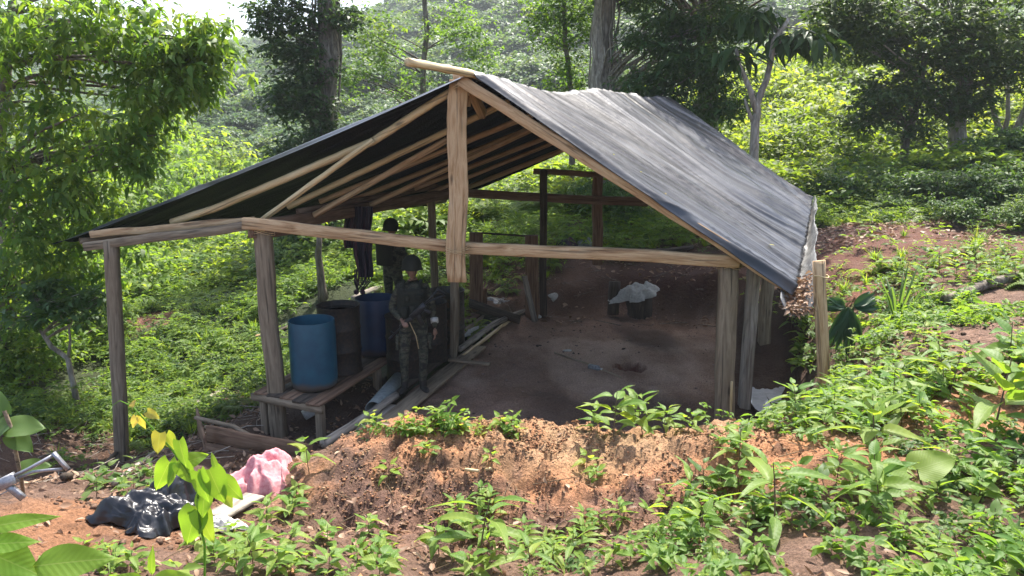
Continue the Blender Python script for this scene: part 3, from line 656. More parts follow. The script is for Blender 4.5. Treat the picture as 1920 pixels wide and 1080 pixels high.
def drum(name, label, x, y, z, r, h, kind, mat, liq=None, rz=0):
    t = thing(name, label, 'drum', (x, y, z), rz, 'drums standing inside the shelter')
    if kind == 'plastic':
        pr = [(0, .012), (r*.82, 0), (r*.93, .02), (r*.985, .07), (r, .14), (r*1.0, h*.5), (r*1.0, h*.86), (r*.985, h*.95), (r*.975, h), (r*.945, h), (r*.95, h*.93), (r*.96, h*.5), (r*.95, .1), (0, .05)]
        V, T = lathe(pr, 44)
    else:
        pr = [(0, .02), (r*.96, .02), (r*1.0, 0), (r*1.01, .015), (r*.975, .04)]
        for c in (.34, .66):
            pr += [(r*.975, h*c-.03), (r*1.015, h*c-.008), (r*1.015, h*c+.008), (r*.975, h*c+.03)]
        pr += [(r*.975, h-.03), (r*1.015, h-.012), (r*1.015, h), (r*.985, h+.002), (r*.955, h-.02), (r*.955, .05), (0, .045)]
        V, T = lathe(pr, 44)
    obj('barrel', mk_mesh('barrel', V, T, True), M[mat], t)
    o = t.children[0]; mod = o.modifiers.new('split', 'EDGE_SPLIT'); mod.split_angle = math.radians(50)
    if liq:
        V, T = lathe([(0, liq), (r*.952, liq)], 44); obj('liquid', mk_mesh('liquid', V, T), M['liquid'], t)
    return t
def at(px, Y): u, yy, _ = ray(px, 640); return u*Y/yy
def axc(px, py, Y): return P(px, py, Y).x
drum('plastic_drum', 'open blue plastic drum at the front of the low table', axc(588, 675, 8.92), 8.92, .23, .285, .86, 'plastic', 'blue_plastic')
drum('metal_drum', 'dark metal drum brimming with liquid behind the blue drum', axc(637, 640, 9.55), 9.55, .23, .283, .9, 'metal', 'metal_rust', liq=.83)
drum('plastic_drum', 'dark blue plastic drum left of the two people', axc(707, 620, 10.35), 10.35, .23, .30, .82, 'plastic', 'blue_dark', liq=.66)
drum('metal_drum', 'ribbed metal drum close behind the front person\'s bent arm', axc(762, 650, 10.0), 10.0, .0, .285, .88, 'metal', 'metal_rust')
drum('metal_drum', 'ribbed metal drum at the front person\'s lowered arm', axc(803, 620, 10.72), 10.72, .0, .285, .9, 'metal', 'metal_rust')
drum('metal_drum', 'dark smooth drum right behind the thin inner post', axc(838, 600, 11.45), 11.45, .0, .285, .92, 'metal', 'metal_dark', liq=.75)
# ---------------------------------------------------------------- planks, poles, pipe on the floor
def flat_plank(label, a, b_, w, mat, z=.03, t=.035, grp=None, **k):
    pa = PZ(*a, z); pb = PZ(*b_, z); th = thing('plank', label, 'plank', pa, 0, grp)
    d = (pb-pa).normalized(); timber('board', pa, pb, w, t, M[mat], th, side=UP.cross(d), org=pa, hewn=.012, seg=10, **k); return th
def log_pole(label, p, r, mat, cat='pole', **k):
    th = thing('wooden_pole', label, cat, p[0]); pole('shaft', p, r, M[mat], th, org=p[0], **k); return th
flat_plank('wide worn plank along the left edge of the clay floor', (668, 838), (898, 650), .24, 'wood_old', z=.05)
flat_plank('narrow grey plank beneath the wide worn plank', (640, 842), (742, 762), .2, 'wood_grey', z=.02)
flat_plank('small board lying crosswise at the foot of the thin inner post', (842, 674), (918, 683), .09, 'wood_old', z=.11)
flat_plank('long dark plank running under the front person', (735, 742), (872, 640), .16, 'wood_dark', z=.02)
log_pole('pale peeled pole at the front person\'s boots', [PZ(607, 832, .06), PZ(690, 780, .06), PZ(742, 742, .05)], .055, 'wood_grey')
log_pole('pale split pole running back to the leaning board', [PZ(862, 655, .10), PZ(925, 608, .12), PZ(988, 580, .1)], .05, 'wood_grey')
log_pole('thin pale pole beside the split pole', [PZ(868, 668, .05), PZ(940, 612, .06), PZ(992, 583, .05)], .03, 'bamboo')
log_pole('long grey pole between the frame posts and white sheet', [PZ(862, 628, .08), PZ(935, 575, .10)], .05, 'wood_old')
flat_plank('reddish board lying behind the thin inner post', (868, 605), (905, 583), .2, 'wood_red', z=.12)
pp = thing('pipe', 'fat grey pipe lying in the ditch under the front person', 'pipe', PZ(703, 765, .02))
V, T = tube([PZ(700, 768, .03)-pp.location, PZ(758, 700, .03)-pp.location], .105, 24, False); o = obj('tube', mk_mesh('pipe', V, T, True), noise_mat('pvc', [(.10, .12, .12), (.2, .22, .21)], nscale=4, rough=.35), pp); sm = o.modifiers.new('t', 'SOLIDIFY'); sm.thickness = .008
# leaning board, frame posts
lb = thing('leaning_board', 'narrow board leaning against the right frame post', 'board', PZ(1003, 603, .01))
timber('board', PZ(1003, 603, .01), P(983, 518, 12.9), .10, .025, M['wood_grey'], lb, side=(1, 0, 0), org=lb.location, seg=6)
fr = thing('timber_frame', 'frame of two broad reddish posts joined by a thin top rod', 'frame', P(945, 578, 13.2))
for px in (893, 997): timber('post', P(px, 600, 13.2), P(px, 436 if px == 893 else 441, 13.2), .235, .12, M['wood_red'], fr, side=(1, 0, 0), org=fr.location, hewn=.01)
timber('post', P(906, 600, 13.35), P(906, 540, 13.35), .14, .08, M['wood_red'], fr, side=(1, 0, 0), org=fr.location)
V, T = tube([P(904, 437, 13.2)-fr.location, P(992, 443, 13.2)-fr.location], .02, 6); obj('rod', mk_mesh('rod', V, T, True), M['wood_dark'], fr)
# soft crumpled things -------------------------------------------------------------
def crumple(name, label, cat, c, rx, ry, h, mat, seed, rz=0, n_=60, edge=.25, fold=.5, lift=0, group=None, part='cloth', ground_follow=True):
    th = thing(name, label, cat, c, rz, group)
    r = np.linspace(0, 1, n_//2); a = np.linspace(0, 2*np.pi, n_, endpoint=False); R, A = np.meshgrid(r, a, indexing='ij')
    out = 1+edge*fbm(np.cos(A)*1.4+seed, np.sin(A)*1.4, seed, 3)*1.6
    X = R*np.cos(A)*rx*out; Y = R*np.sin(A)*ry*out
    body = (1-R**2.4)*h
    q1 = fbm(X*2.2/rx+seed, Y*2.2/ry, seed+1, 2); q2 = 1-np.sqrt(fbm(X*2.6/rx+3+q1, Y*1.5/ry+seed, seed+2, 2)**2+.006)*2.2
    q3 = 1-np.sqrt(fbm(X*1.8/rx+13-q1, Y*4.2/ry+seed, seed+4, 2)**2+.006)*2.2
    Z = body*(1+fold*.55*q1)+fold*h*.16*(q2+.6*q3)*(1-R**3)+.012*(1+fbm(X*9/rx, Y*9/ry, seed+3, 2))+lift
    X = X+.06*rx*q3*R; Y = Y+.06*ry*q2*R
    if ground_follow:
        cr, sr = math.cos(rz), math.sin(rz); hh = height(c[0]+X*cr-Y*sr, c[1]+X*sr+Y*cr, True); Z += np.maximum(hh-c[2], -.25)*sstep(.0, .6, R)*1.0
    Pm = np.stack([X, Y, Z], -1); m_, k_ = R.shape; I = np.arange(m_*k_).reshape(m_, k_); J = np.roll(I, -1, 1)
    T = np.stack([I[:-1], I[1:], J[1:], J[:-1]], -1).reshape(-1, 4)
    o = obj(part, mk_mesh(part, Pm.reshape(-1, 3), T, True), M[mat], th); s_ = o.modifiers.new('t', 'SOLIDIFY'); s_.thickness = .004
    return th
M['sack_white'] = noise_mat('sack_white', [(.32, .31, .28), (.5, .49, .45), (.6, .58, .54)], nscale=6, rough=.75, bump=.5, bdist=.01, bscale=30)
M['sack_grey'] = noise_mat('sack_grey', [(.30, .29, .27), (.42, .41, .38), (.50, .49, .45)], nscale=6, rough=.8, bump=.5, bdist=.01, bscale=30)
M['sack_pink'] = noise_mat('sack_pink', [(.44, .14, .17), (.58, .25, .27), (.64, .36, .36)], nscale=7, rough=.8, bump=.7, bdist=.006, bscale=70)
M['plastic_black'] = noise_mat('plastic_black', [(.010, .010, .012), (.018, .018, .021)], nscale=4, rough=.3, bump=.25, bdist=.02, bscale=4, spec=.5)
M['cloth_dark'] = noise_mat('cloth_dark', [(.012, .012, .018), (.03, .025, .035), (.09, .03, .04)], scale=(9, 9, .4), nscale=2, rough=.9, bump=.4)

# wire and cord lashings at the joints
for px, py, Y, w_, h_ in [(1366, 496, 8.2, .13, .10), (494, 432, 8.72, .13, .09), (866, 160, 8.4, .10, .08), (858, 470, 8.44, .14, .02)]:
    pc0 = P(px, py, Y)
    for k_ in range(4):
        ps = [pc0+Vector((math.cos(a)*w_, math.sin(a)*.10, (k_-1.5)*.012+.04*math.cos(a)*(1 if k_ % 2 else -1)))-SH for a in np.linspace(0, 6.283, 22)]
        V, T = tube(ps, .0035, 4, False); obj('lashing', mk_mesh('lashing', V, T, True), M['bamboo'], shelter)
# ---------------------------------------------------------------- sacks, bags, boards around the shelter
g = P(1192, 562, 13.35)
crumple('white_sack', 'empty white sack draped over the dark bank behind the floor', 'sack', Vector((g.x, 13.3, P(1190, 560, 13.3).z)), .40, .26, .20, 'sack_grey', 5, rz=.2, lift=.03, edge=.45, fold=1.1, ground_follow=False).rotation_euler = (.1, -.22, .2)
st = thing('stump', 'short wooden stump left of the draped white sack', 'stump', P(1150, 572, 13.35)); pole('stump_trunk', [P(1150, 590, 13.35), P(1153, 528, 13.4)], .11, M['wood_dark'], st, st.location)
st = thing('stump', 'stump holding up the draped white sack', 'stump', P(1200, 600, 13.4)); pole('stump_trunk', [P(1198, 610, 13.4), P(1200, 552, 13.4)], .24, M['wood_dark'], st, st.location)
g = G(487, 905); crumple('pink_sack', 'crumpled faded pink woven sack in front of the boards', 'sack', G(484, 915)-UP*.02, .30, .26, .19, 'sack_pink', 14, rz=1.1, fold=1.2, edge=.5, lift=.02, n_=90, ground_follow=False)
c0 = G(290, 985); crumple('plastic_bag', 'shiny black plastic bag lying on orange dirt', 'bag', c0, .34, .24, .16, 'plastic_black', 21, rz=.3, fold=.9, edge=.4, n_=100)
c1 = G(345, 935); crumple('plastic_bag', 'black bag bunched upright behind the flat black bag', 'bag', c1, .24, .18, .17, 'plastic_black', 33, rz=.9, fold=.9, n_=90)
c2 = G(905, 600); crumple('white_sheet', 'white plastic sheet between poles right of the thin inner post', 'sheet', PZ(893, 622, .03), .55, .12, .05, 'sack_white', 8, rz=.85, fold=.6, ground_follow=False)
# shallow dark trough with foil like sheet
tr = thing('trough', 'dark trough holding a crumpled silvery sheet by the frame', 'trough', PZ(925, 590, .05))
timber('side_board', PZ(880, 568, .32), PZ(975, 600, .12), .16, .03, M['wood_dark'], tr, side=UP, org=tr.location)
timber('side_board', PZ(905, 552, .32), PZ(985, 580, .12), .14, .03, M['wood_dark'], tr, side=UP, org=tr.location)
timber('bottom_board', PZ(893, 563, .2), PZ(975, 592, .08), .4, .02, M['wood_dark'], tr, org=tr.location)
crumple('metal_sheet', 'silvery crumpled sheet lying in the dark trough', 'sheet', PZ(935, 572, .18), .42, .22, .10, 'plastic_grey', 44, rz=-.35, fold=1.0, ground_follow=False)
pc_ = thing('plastic_pipe', 'short white pipe lying at the back bank near the far post', 'pipe', P(1035, 562, 13.9))
V, T = tube([P(1032, 560, 13.7)-pc_.location, P(1078, 540, 14.3)-pc_.location], .085, 16); obj('tube', mk_mesh('tube', V, T, True), M['sack_white'], pc_)
for (x, y, Y, s_, mt, lb_) in [(1062, 462, 15.3, .32, 'cloth_dark', 'heap of dark cloth and rags on the bank behind the far post'), (1095, 458, 15.4, .25, 'plastic_grey', 'greyish plastic scrap beside the heap of dark rags'),
                           (1012, 462, 14.4, .12, 'sack_white', 'small white rag by the right frame post')]:
    crumple('rag_heap', lb_, 'rags', P(x, y+8, Y), s_, s_*.6, s_*.7, mt, x, fold=.9, ground_follow=False)
# retaining boards, poles and old planks at the front left
rb = thing('plank_box', 'low box of stacked boards between the left posts and pink sack', 'box', P(390, 870, 8.0))
for (y0, y1, w_) in [(878, 925, .20), (845, 892, .20), (812, 858, .19)]:
    timber('board', P(388, y0, 8.0), P(585, y1-8, 7.55), w_, .03, M['wood_red'], rb, side=UP, org=rb.location, hewn=.01)
timber('board', P(388, 860, 8.0), P(372, 800, 9.1), .5, .03, M['wood_red'], rb, side=UP, org=rb.location)
log_pole('thin pole resting along the top of the board box', [P(366, 783, 8.5), P(440, 800, 8.2), P(505, 838, 7.8)], .025, 'wood_old')
log_pole('second thin pole resting on the board box', [P(385, 800, 8.2), P(470, 822, 8.0), P(530, 852, 7.6)], .022, 'wood_old')
def lay_plank(label, a, b_, w, mat, off=.03, **k):
    pa = G(*a)+UP*off; pb = G(*b_)+UP*off; th = thing('plank', label, 'plank', pa); timber('board', pa, pb, w, .03, M[mat], th, org=pa, hewn=.02, **k); return th
def lay_log(label, a, b_, r, mat, off=.02, name='log', taper=.8):
    pa = G(*a); pb = G(*b_); mid = (pa+pb)/2; mid.z = gz(mid.x, mid.y); ps = [p+UP*(r+off) for p in (pa, mid, pb)]
    th = thing(name, label, 'log', pa); pole('shaft', ps, r, M[mat], th, org=pa, taper=taper, jit=.2); return th
lay_plank('weathered white plank on the dark litter at the field edge', (345, 768), (425, 735), .14, 'wood_grey', .05)
lay_log('grey log behind the low table at the grass edge', (455, 705), (500, 668), .05, 'wood_grey')
lay_log('orange brown stick on the field edge behind the left post', (450, 652), (492, 632), .04, 'wood_fresh')
lay_log('long pale log lying behind the drums', (662, 572), (715, 548), .08, 'wood_grey')
lay_log('dark log along the grass edge left of the drums', (500, 640), (545, 618), .05, 'wood_dark')
lay_log('thick pale fallen log at the left edge of the picture', (-40, 730), (66, 727), .10, 'bark_pale')
lay_log('thin grey branch lying before the outer left post', (215, 915), (300, 850), .03, 'wood_grey')
lay_log('branch lying across the dark hollow at left', (120, 905), (225, 850), .035, 'wood_dark')
lay_plank('grey plank poking out below the pink sack', (400, 985), (480, 945), .16, 'wood_grey', .06)
crumple('white_sheet', 'torn white plastic piece under the plank below the pink sack', 'sheet', G(420, 990), .16, .08, .06, 'sack_white', 61)
lay_log('dry stick lying across the front of the orange heap', (872, 888), (922, 886), .012, 'bamboo', name='stick')
lay_log('thin crooked stick on the clay floor near the hole', (1040, 666), (1165, 712), .014, 'wood_old', name='stick')
bo = thing('bottle', 'clear crushed plastic bottle beside the stick on the floor', 'bottle', G(1105, 692)+UP*.04)
V, T = lathe([(0, 0), (.04, .003), (.042, .06), (.036, .08), (.042, .1), (.042, .17), (.015, .21), (.014, .235), (0, .235)], 14)
o = obj('body', mk_mesh('body', V, T, True), M['plastic_grey'], bo, rot=(1.5, .1, .7)); V, T = lathe([(0, .232), (.017, .232), (.017, .252), (0, .252)], 12); obj('cap', mk_mesh('cap', V, T), M['sack_white'], bo, rot=(1.5, .1, .7))
for i, (x, y, lb_) in enumerate([(1064, 660, 'white scrap on the floor above the stick'), (1008, 596, 'pale round stone by the foot of the leaning board')]):
    p = G(x, y)+UP*.015; th = thing('scrap', lb_, 'scrap', p); V, T = lathe([(0, 0), (.06, .01), (.075, .03), (.05, .05), (0, .06)], 9); V = V*np.array([1, .7, .5 if i == 0 else 1.2])*(1+.2*rng.normal(size=V.shape)*.5); obj('piece', mk_mesh('p', V, T, True), M['sack_white'], th)
bk = thing('brick', 'broken pale block lying under the low table', 'brick', G(578, 785)+UP*.0); timber('block', G(570, 788)+UP*.07, G(590, 780)+UP*.09, .12, .1, M['sack_white'], bk, org=bk.location, seg=3)
lay_log('dark charred log on the bank above the white sack', (1200, 478), (1300, 470), .06, 'wood_dark')
lay_log('long dark fallen trunk half hidden in plants on the right slope', (1770, 578), (1915, 528), .07, 'bark')
tw = thing('stick', 'thin pale strip added as the sunlit edge of the right front post', 'stick', P(1369, 800, 8.05)); pole('shaft', [P(1369, 812, 8.05), P(1372, 715, 8.1)], .014, M['bamboo'], tw, tw.location)  # pale pole added to stand for the sunlit stripe on the post

# hanging cloth with fringe on the wall plate
hc = thing('hanging_cloth', 'dark striped cloth with knotted fringe hanging from the wall plate', 'cloth', P(676, 395, 10.6))
def cloth_panel(x0, x1, y0, y1, Y, seed, nm='cloth'):
    a = np.linspace(0, 1, 26); b_ = np.linspace(0, 1, 40); A, B = np.meshgrid(a, b_, indexing='ij'); Pm = np.zeros(A.shape+(3,))
    for i in range(26):
        for j in range(40):
            f, h_ = a[i], b_[j]; nar = 1-.25*h_; px = (x0+x1)/2+(f-.5)*(x1-x0)*nar+3*math.sin(h_*4+seed); py = y0+(y1-y0)*h_
            p = P(px, py, Y+.05*math.sin(f*14+seed)*(1-.3*h_)+.03*math.sin(f*31)); Pm[i, j] = tuple(p-hc.location)
    I = np.arange(26*40).reshape(26, 40); T = np.stack([I[:-1, :-1], I[1:, :-1], I[1:, 1:], I[:-1, 1:]], -1).reshape(-1, 4)
    o = obj(nm, mk_mesh(nm, Pm.reshape(-1, 3), T, True), M['cloth_dark'], hc); s_ = o.modifiers.new('t', 'SOLIDIFY'); s_.thickness = .012
cloth_panel(662, 697, 387, 470, 10.5, 1); cloth_panel(644, 668, 405, 465, 10.75, 2); cloth_panel(664, 700, 455, 520, 10.5, 4)
for i in range(16):
    x = 664+i*2.2; L_ = random.uniform(25, 45); pts_ = [P(x+random.uniform(-2, 2), 505, 10.5)-hc.location, P(x+random.uniform(-4, 4), 505+L_*.6, 10.48)-hc.location, P(672+(x-672)*.4+random.uniform(-4, 4), 505+L_, 10.5)-hc.location]
    V, T = tube(pts_, .008, 5); obj('cord', mk_mesh('cord', V, T), M['cloth_dark'], hc)
for x in (668, 680):
    V, T = lathe([(0, -.04), (.035, -.02), (.04, .01), (.02, .04), (0, .045)], 8); obj('knot', mk_mesh('knot', V, T, True), M['cloth_dark'], hc, loc=P(x, 548, 10.5)-hc.location)

# ---------------------------------------------------------------- people
m, n, l, b = nodes_of('camouflage')
tc = n.new('ShaderNodeTexCoord'); mp = n.new('ShaderNodeMapping'); mp.inputs['Scale'].default_value = (1, 1, 1.6); l.new(tc.outputs['Object'], mp.inputs[0])
nz = n.new('ShaderNodeTexNoise'); nz.inputs['Scale'].default_value = 14; nz.inputs['Detail'].default_value = 3; l.new(mp.outputs[0], nz.inputs['Vector'])
r = ramp(n, [(.36, (.013, .012, .009)), (.44, (.032, .035, .02)), (.52, (.07, .065, .042)), (.60, (.036, .026, .017)), (.66, (.10, .092, .066))]); r.color_ramp.interpolation = 'CONSTANT'
l.new(nz.outputs['Fac'], r.inputs[0]); l.new(r.outputs[0], b.inputs['Base Color']); b.inputs['Roughness'].default_value = .9
n2 = n.new('ShaderNodeTexNoise'); n2.inputs['Scale'].default_value = 9; n2.inputs['Detail'].default_value = 5; n2.inputs['Distortion'].default_value = 1.5; l.new(tc.outputs['Object'], n2.inputs['Vector'])
bp = n.new('ShaderNodeBump'); bp.inputs['Strength'].default_value = .9; bp.inputs['Distance'].default_value = .03; l.new(n2.outputs['Fac'], bp.inputs['Height']); l.new(bp.outputs[0], b.inputs['Normal'])
M['camo'] = m
M['skin'] = noise_mat('skin', [(.20, .105, .07), (.28, .16, .11)], nscale=8, rough=.5, bump=.1)
M['gear'] = noise_mat('gear', [(.013, .014, .010), (.028, .028, .02)], nscale=20, rough=.85, bump=.4)
M['boot'] = noise_mat('boot', [(.012, .011, .01), (.03, .025, .02)], nscale=9, rough=.55, bump=.3)
M['gun'] = noise_mat('gun', [(.02, .02, .022), (.05, .05, .055)], nscale=9, rough=.4, metallic=.6, spec=.5)
M['gun_grey'] = noise_mat('gun_grey', [(.20, .20, .22), (.34, .34, .36)], nscale=12, rough=.35, metallic=.6, spec=.5, bump=.15)
M['hair'] = noise_mat('hair', [(.01, .008, .006), (.02, .015, .012)], nscale=20, rough=.7)
def skin_body(J, E, root, tw_=2):
    names = list(J); me = bpy.data.meshes.new('b'); me.from_pydata([J[k][0] for k in names], [(names.index(a), names.index(b_)) for a, b_ in E], [])
    o = bpy.data.objects.new('b', me); COL.objects.link(o); o.modifiers.new('s', 'SKIN')
    for i, k in enumerate(names):
        r_ = J[k][1]; me.skin_vertices[0].data[i].radius = r_ if hasattr(r_, '__len__') else (r_, r_)
    me.skin_vertices[0].data[names.index(root)].use_root = True
    s_ = o.modifiers.new('d', 'SUBSURF'); s_.levels = tw_; s_.render_levels = tw_
    dg = bpy.context.evaluated_depsgraph_get(); ev = o.evaluated_get(dg); m2 = bpy.data.meshes.new_from_object(ev)
    bm = bmesh.new(); bm.from_mesh(m2); bmesh.ops.remove_doubles(bm, verts=bm.verts, dist=1e-5); bmesh.ops.holes_fill(bm, edges=bm.edges, sides=0); bmesh.ops.recalc_face_normals(bm, faces=bm.faces); bm.to_mesh(m2); bm.free()
    m2.calc_loop_triangles(); V = np.array([v.co[:] for v in m2.vertices]); T = np.array([t.vertices[:] for t in m2.loop_triangles])
    bpy.data.objects.remove(o); return V, T
def head_mesh(c, yaw, pitch=0, s=1.0):
    """head with brow, nose, lips, chin, ears; face towards -Y before yaw"""
    na, nb_ = 40, 30; V = []
    for i in range(nb_+1):
        ph = math.pi*i/nb_
        for j in range(na):
            th = 2*math.pi*j/na; x = math.sin(ph)*math.cos(th); y = math.sin(ph)*math.sin(th); z = math.cos(ph)
            X = x*.076; Y = y*.096; Z = z*.118
            if z < 0: X *= 1-.32*(-z)**1.3; Y = Y*(1-.12*-z)
            f = max(0, -y)**2; ax_ = abs(X)
            Y -= .028*math.exp(-(X/.012)**2)*math.exp(-((Z+.022)/.020)**2)*f     # nose
            Y -= .014*math.exp(-(X/.010)**2)*math.exp(-((Z-.0)/.022)**2)*f
            Y += .013*math.exp(-((ax_-.031)/.014)**2)*math.exp(-((Z-.010)/.012)**2)*f  # eye sockets
            Y -= .007*math.exp(-((Z-.032)/.010)**2)*math.exp(-(ax_/.045)**2)*f           # brow
            Y -= .008*math.exp(-(ax_/.022)**2)*math.exp(-((Z+.060)/.006)**2)*f; Y -= .008*math.exp(-(ax_/.02)**2)*math.exp(-((Z+.074)/.006)**2)*f
            Y += .004*math.exp(-(ax_/.022)**2)*math.exp(-((Z+.067)/.003)**2)*f
            Y -= .012*math.exp(-(ax_/.02)**2)*math.exp(-((Z+.100)/.014)**2)*f          # chin
            X += math.copysign(.014, X)*math.exp(-((Y-.012)/.016)**2)*math.exp(-((Z+.005)/.028)**2)*(abs(x) > .6) # ears
            V.append((X*s, Y*s, Z*s))
    T = []
    for i in range(nb_):
        for j in range(na):
            a = i*na+j; b_ = i*na+(j+1) % na; T += [(a, a+na, b_), (b_, a+na, b_+na)]
    R = np.array(Matrix.Rotation(yaw, 3, 'Z') @ Matrix.Rotation(pitch, 3, 'X'))
    return np.array(V) @ R.T+np.array(c), np.array(T)
def hand_parts(wr, d, palm_n, thumb_side, curl=.5):
    """five finger chains + palm, rooted at the wrist; d forward, palm_n palm normal"""
    wr = Vector(wr); d = Vector(d).normalized(); pn = Vector(palm_n); pn = (pn-d*pn.dot(d)).normalized(); s = d.cross(pn)*thumb_side
    out = [skin_body({'w': (tuple(wr), (.024, .018)), 'p': (tuple(wr+d*.05), (.036, .016)), 'k': (tuple(wr+d*.085), (.036, .014))}, [('w', 'p'), ('p', 'k')], 'w', 1)]
    for i, (o_, L_) in enumerate([(.027, .072), (.009, .080), (-.009, .074), (-.026, .058)]):
        p0 = wr+d*.075+s*o_; dd = d; pts_ = [p0]
        for k_, fr_ in enumerate((.45, .32, .23)):
            ang = curl*(.5+.5*k_); dd = (dd*math.cos(ang)+pn*math.sin(ang)).normalized(); pts_.append(pts_[-1]+dd*L_*fr_)
        out.append(tube(pts_, [.0095, .009, .0085, .007], 8))
    tp = wr+d*.025+s*.026; td = (d*.6+s*.75+pn*.25).normalized(); out.append(tube([tp, tp+td*.035, tp+td*.035+(d*.85+pn*.4).normalized()*.032], [.012, .0105, .008], 8))
    return out
def person(label, loc, yaw, J, E, head, hands, scale=1.0, skinf=None):
    th = thing('person', label, 'person', loc, yaw); th.scale = (scale,)*3
    parts_ = [skin_body(J, E, 'pelvis'), head_mesh(*head)]
    for h_ in hands: parts_ += hand_parts(*h_)
    V, T = merge(parts_); me = mk_mesh('body', V, T); o = bpy.data.objects.new('tmp', me); COL.objects.link(o)
    r_ = o.modifiers.new('r', 'REMESH'); r_.mode = 'VOXEL'; r_.voxel_size = .0075
    s_ = o.modifiers.new('sm', 'SMOOTH'); s_.factor = .5; s_.iterations = 2
    dg = bpy.context.evaluated_depsgraph_get(); m2 = bpy.data.meshes.new_from_object(o.evaluated_get(dg)); bpy.data.objects.remove(o); m2.name = 'body'
    m2.materials.clear(); m2.materials.append(M['camo']); m2.materials.append(M['skin'])
    cen = np.zeros(len(m2.polygons)*3); m2.polygons.foreach_get('center', cen); cen = cen.reshape(-1, 3)
    m2.polygons.foreach_set('material_index', skinf(cen).astype(np.int32)); m2.polygons.foreach_set('use_smooth', np.ones(len(m2.polygons), bool))
    b_ = obj('body', m2, None, th)
    return th
def helmet(th, c, yaw, tilt=0):
    pr = [(0, .150), (.05, .146), (.09, .122), (.118, .085), (.132, .035), (.137, -.01), (.150, -.028), (.146, -.034), (.128, -.02), (.124, .03), (.09, .1), (0, .135)]
    V, T = lathe(pr, 36); V = V*np.array([.93, 1.08, 1]); V[:, 2] -= .03*(V[:, 1] > .05)*(V[:, 2] < 0)
    V[:, 2] += .012*(V[:, 1] < -.1)
    obj('helmet', mk_mesh('helmet', V, T, True), M['gear'], th, loc=c, rot=(tilt, 0, yaw))
def vest(th, z0, z1, rx, ry, yoff=0, pouches=True, mat='gear'):
    V = []; T = []; n_ = 36; zs = np.linspace(z0, z1, 8)
    for k_, z in enumerate(zs):
        for j in range(n_):
            a = 2*math.pi*j/n_; f = 1+.06*math.sin(5*a)*(k_ % 2); V.append((rx*f*math.copysign(abs(math.cos(a))**.8, math.cos(a)), yoff+ry*f*math.copysign(abs(math.sin(a))**.8, math.sin(a)), z))
    for k_ in range(7):
        for j in range(n_):
            a = k_*n_+j; b_ = k_*n_+(j+1) % n_; T += [(a, b_, b_+n_), (a, b_+n_, a+n_)]
    o = obj('vest', mk_mesh('vest', V, T, True), M[mat], th); s_ = o.modifiers.new('t', 'SOLIDIFY'); s_.thickness = .02; s_.offset = 1
    if pouches:
        for (x, z, w_, h_) in [(-.10, z0+.08, .075, .13), (0, z0+.09, .08, .15), (.10, z0+.08, .075, .13), (-.07, z0+.26, .07, .07), (.08, z0+.27, .08, .06)]:
            timber('pouch', Vector((x, yoff-ry-.04, z-h_/2)), Vector((x, yoff-ry-.04, z+h_/2)), w_, .055, M['gear'], o, side=(1, 0, 0), seg=4, roundf=.25, jit=.004)
    return o
def strap(th, pts_, w_=.03, mat='gear', name='strap'):
    V, T = tube([Vector(p) for p in pts_], w_/2, 6); return obj(name, mk_mesh(name, V, T, True), M[mat], th)
def boots(th, ankles, dirs):
    for (x, y, z), d in zip(ankles, dirs):
        d = Vector((d[0], d[1], 0)).normalized(); a = Vector((x, y, z))
        V, T = skin_body({'s': (tuple(a+UP*.16), (.058, .058)), 'a': (tuple(a), (.052, .055)), 'h': (tuple(a-UP*.05+d*.02), (.045, .045)), 't': (tuple(a-UP*.055+d*.13), (.045, .032)), 'e': (tuple(a-UP*.06+d*.19), (.032, .024))}, [('s', 'a'), ('a', 'h'), ('h', 't'), ('t', 'e')], 'a')
        V[:, 2] = np.maximum(V[:, 2], a.z-.095)
        obj('boot', mk_mesh('boot', V, T, True), M['boot'], th)
def rifle(label, muzzle, butt, upv, mat_m, mat_f, L=.92):
    """rifle lying along muzzle->butt; local X = towards the butt, Z = up of the gun"""
    th = thing('rifle', label, 'rifle', muzzle); mz = Vector(muzzle); d = (Vector(butt)-mz).normalized(); u = Vector(upv); u = (u-d*u.dot(d)).normalized(); s = u.cross(d)
    Mx = Matrix((d, s, u)).transposed().to_4x4(); Mx.translation = mz; th.matrix_world = Mx
    def bx(nm, x0, x1, z0, z1, t, mat, zz=0.0, **k):
        o = timber(nm, Vector((x0, 0, z0)), Vector((x1, 0, z1)), t, zz or t, M[mat], th, side=(0, 1, 0), seg=3, jit=.0, **k); return o
    V, T = tube([(0, 0, 0), (.42, 0, 0)], .010, 10); obj('barrel', mk_mesh('barrel', V, T, True), M[mat_m], th)
    V, T = tube([(0, 0, 0), (.05, 0, 0)], .014, 10); obj('muzzle_brake', mk_mesh('mb', V, T, True), M[mat_m], th)
    bx('handguard', .22, .42, .005, .0, .045, mat_f, .05); bx('receiver', .41, .66, .0, .0, .042, mat_m, .07)
    bx('front_sight', .09, .09001+.012, .03, .03, .012, mat_m, .05)
    mg = bx('magazine', .49, .44, -.03, -.17, .028, mat_f, .06, taper=.9)
    bx('grip', .60, .635, -.03, -.14, .03, mat_m, .04)
    bx('trigger_guard', .53, .60, -.055, -.055, .012, mat_m, .006)
    # folding tube stock
    V, T = tube([(.66, 0, .012), (.74, 0, .010), (.915, 0, .02)], .011, 8); obj('stock_arm', mk_mesh('sa', V, T, True), M[mat_m], th)
    V, T = tube([(.67, 0, -.01), (.76, 0, -.018), (.84, 0, -.05), (.915, 0, -.085)], .010, 8); obj('stock_arm', mk_mesh('sa', V, T, True), M[mat_m], th)
    bx('butt_plate', .915, .918+.02, .035, -.10, .035, mat_m, .02)
    return th
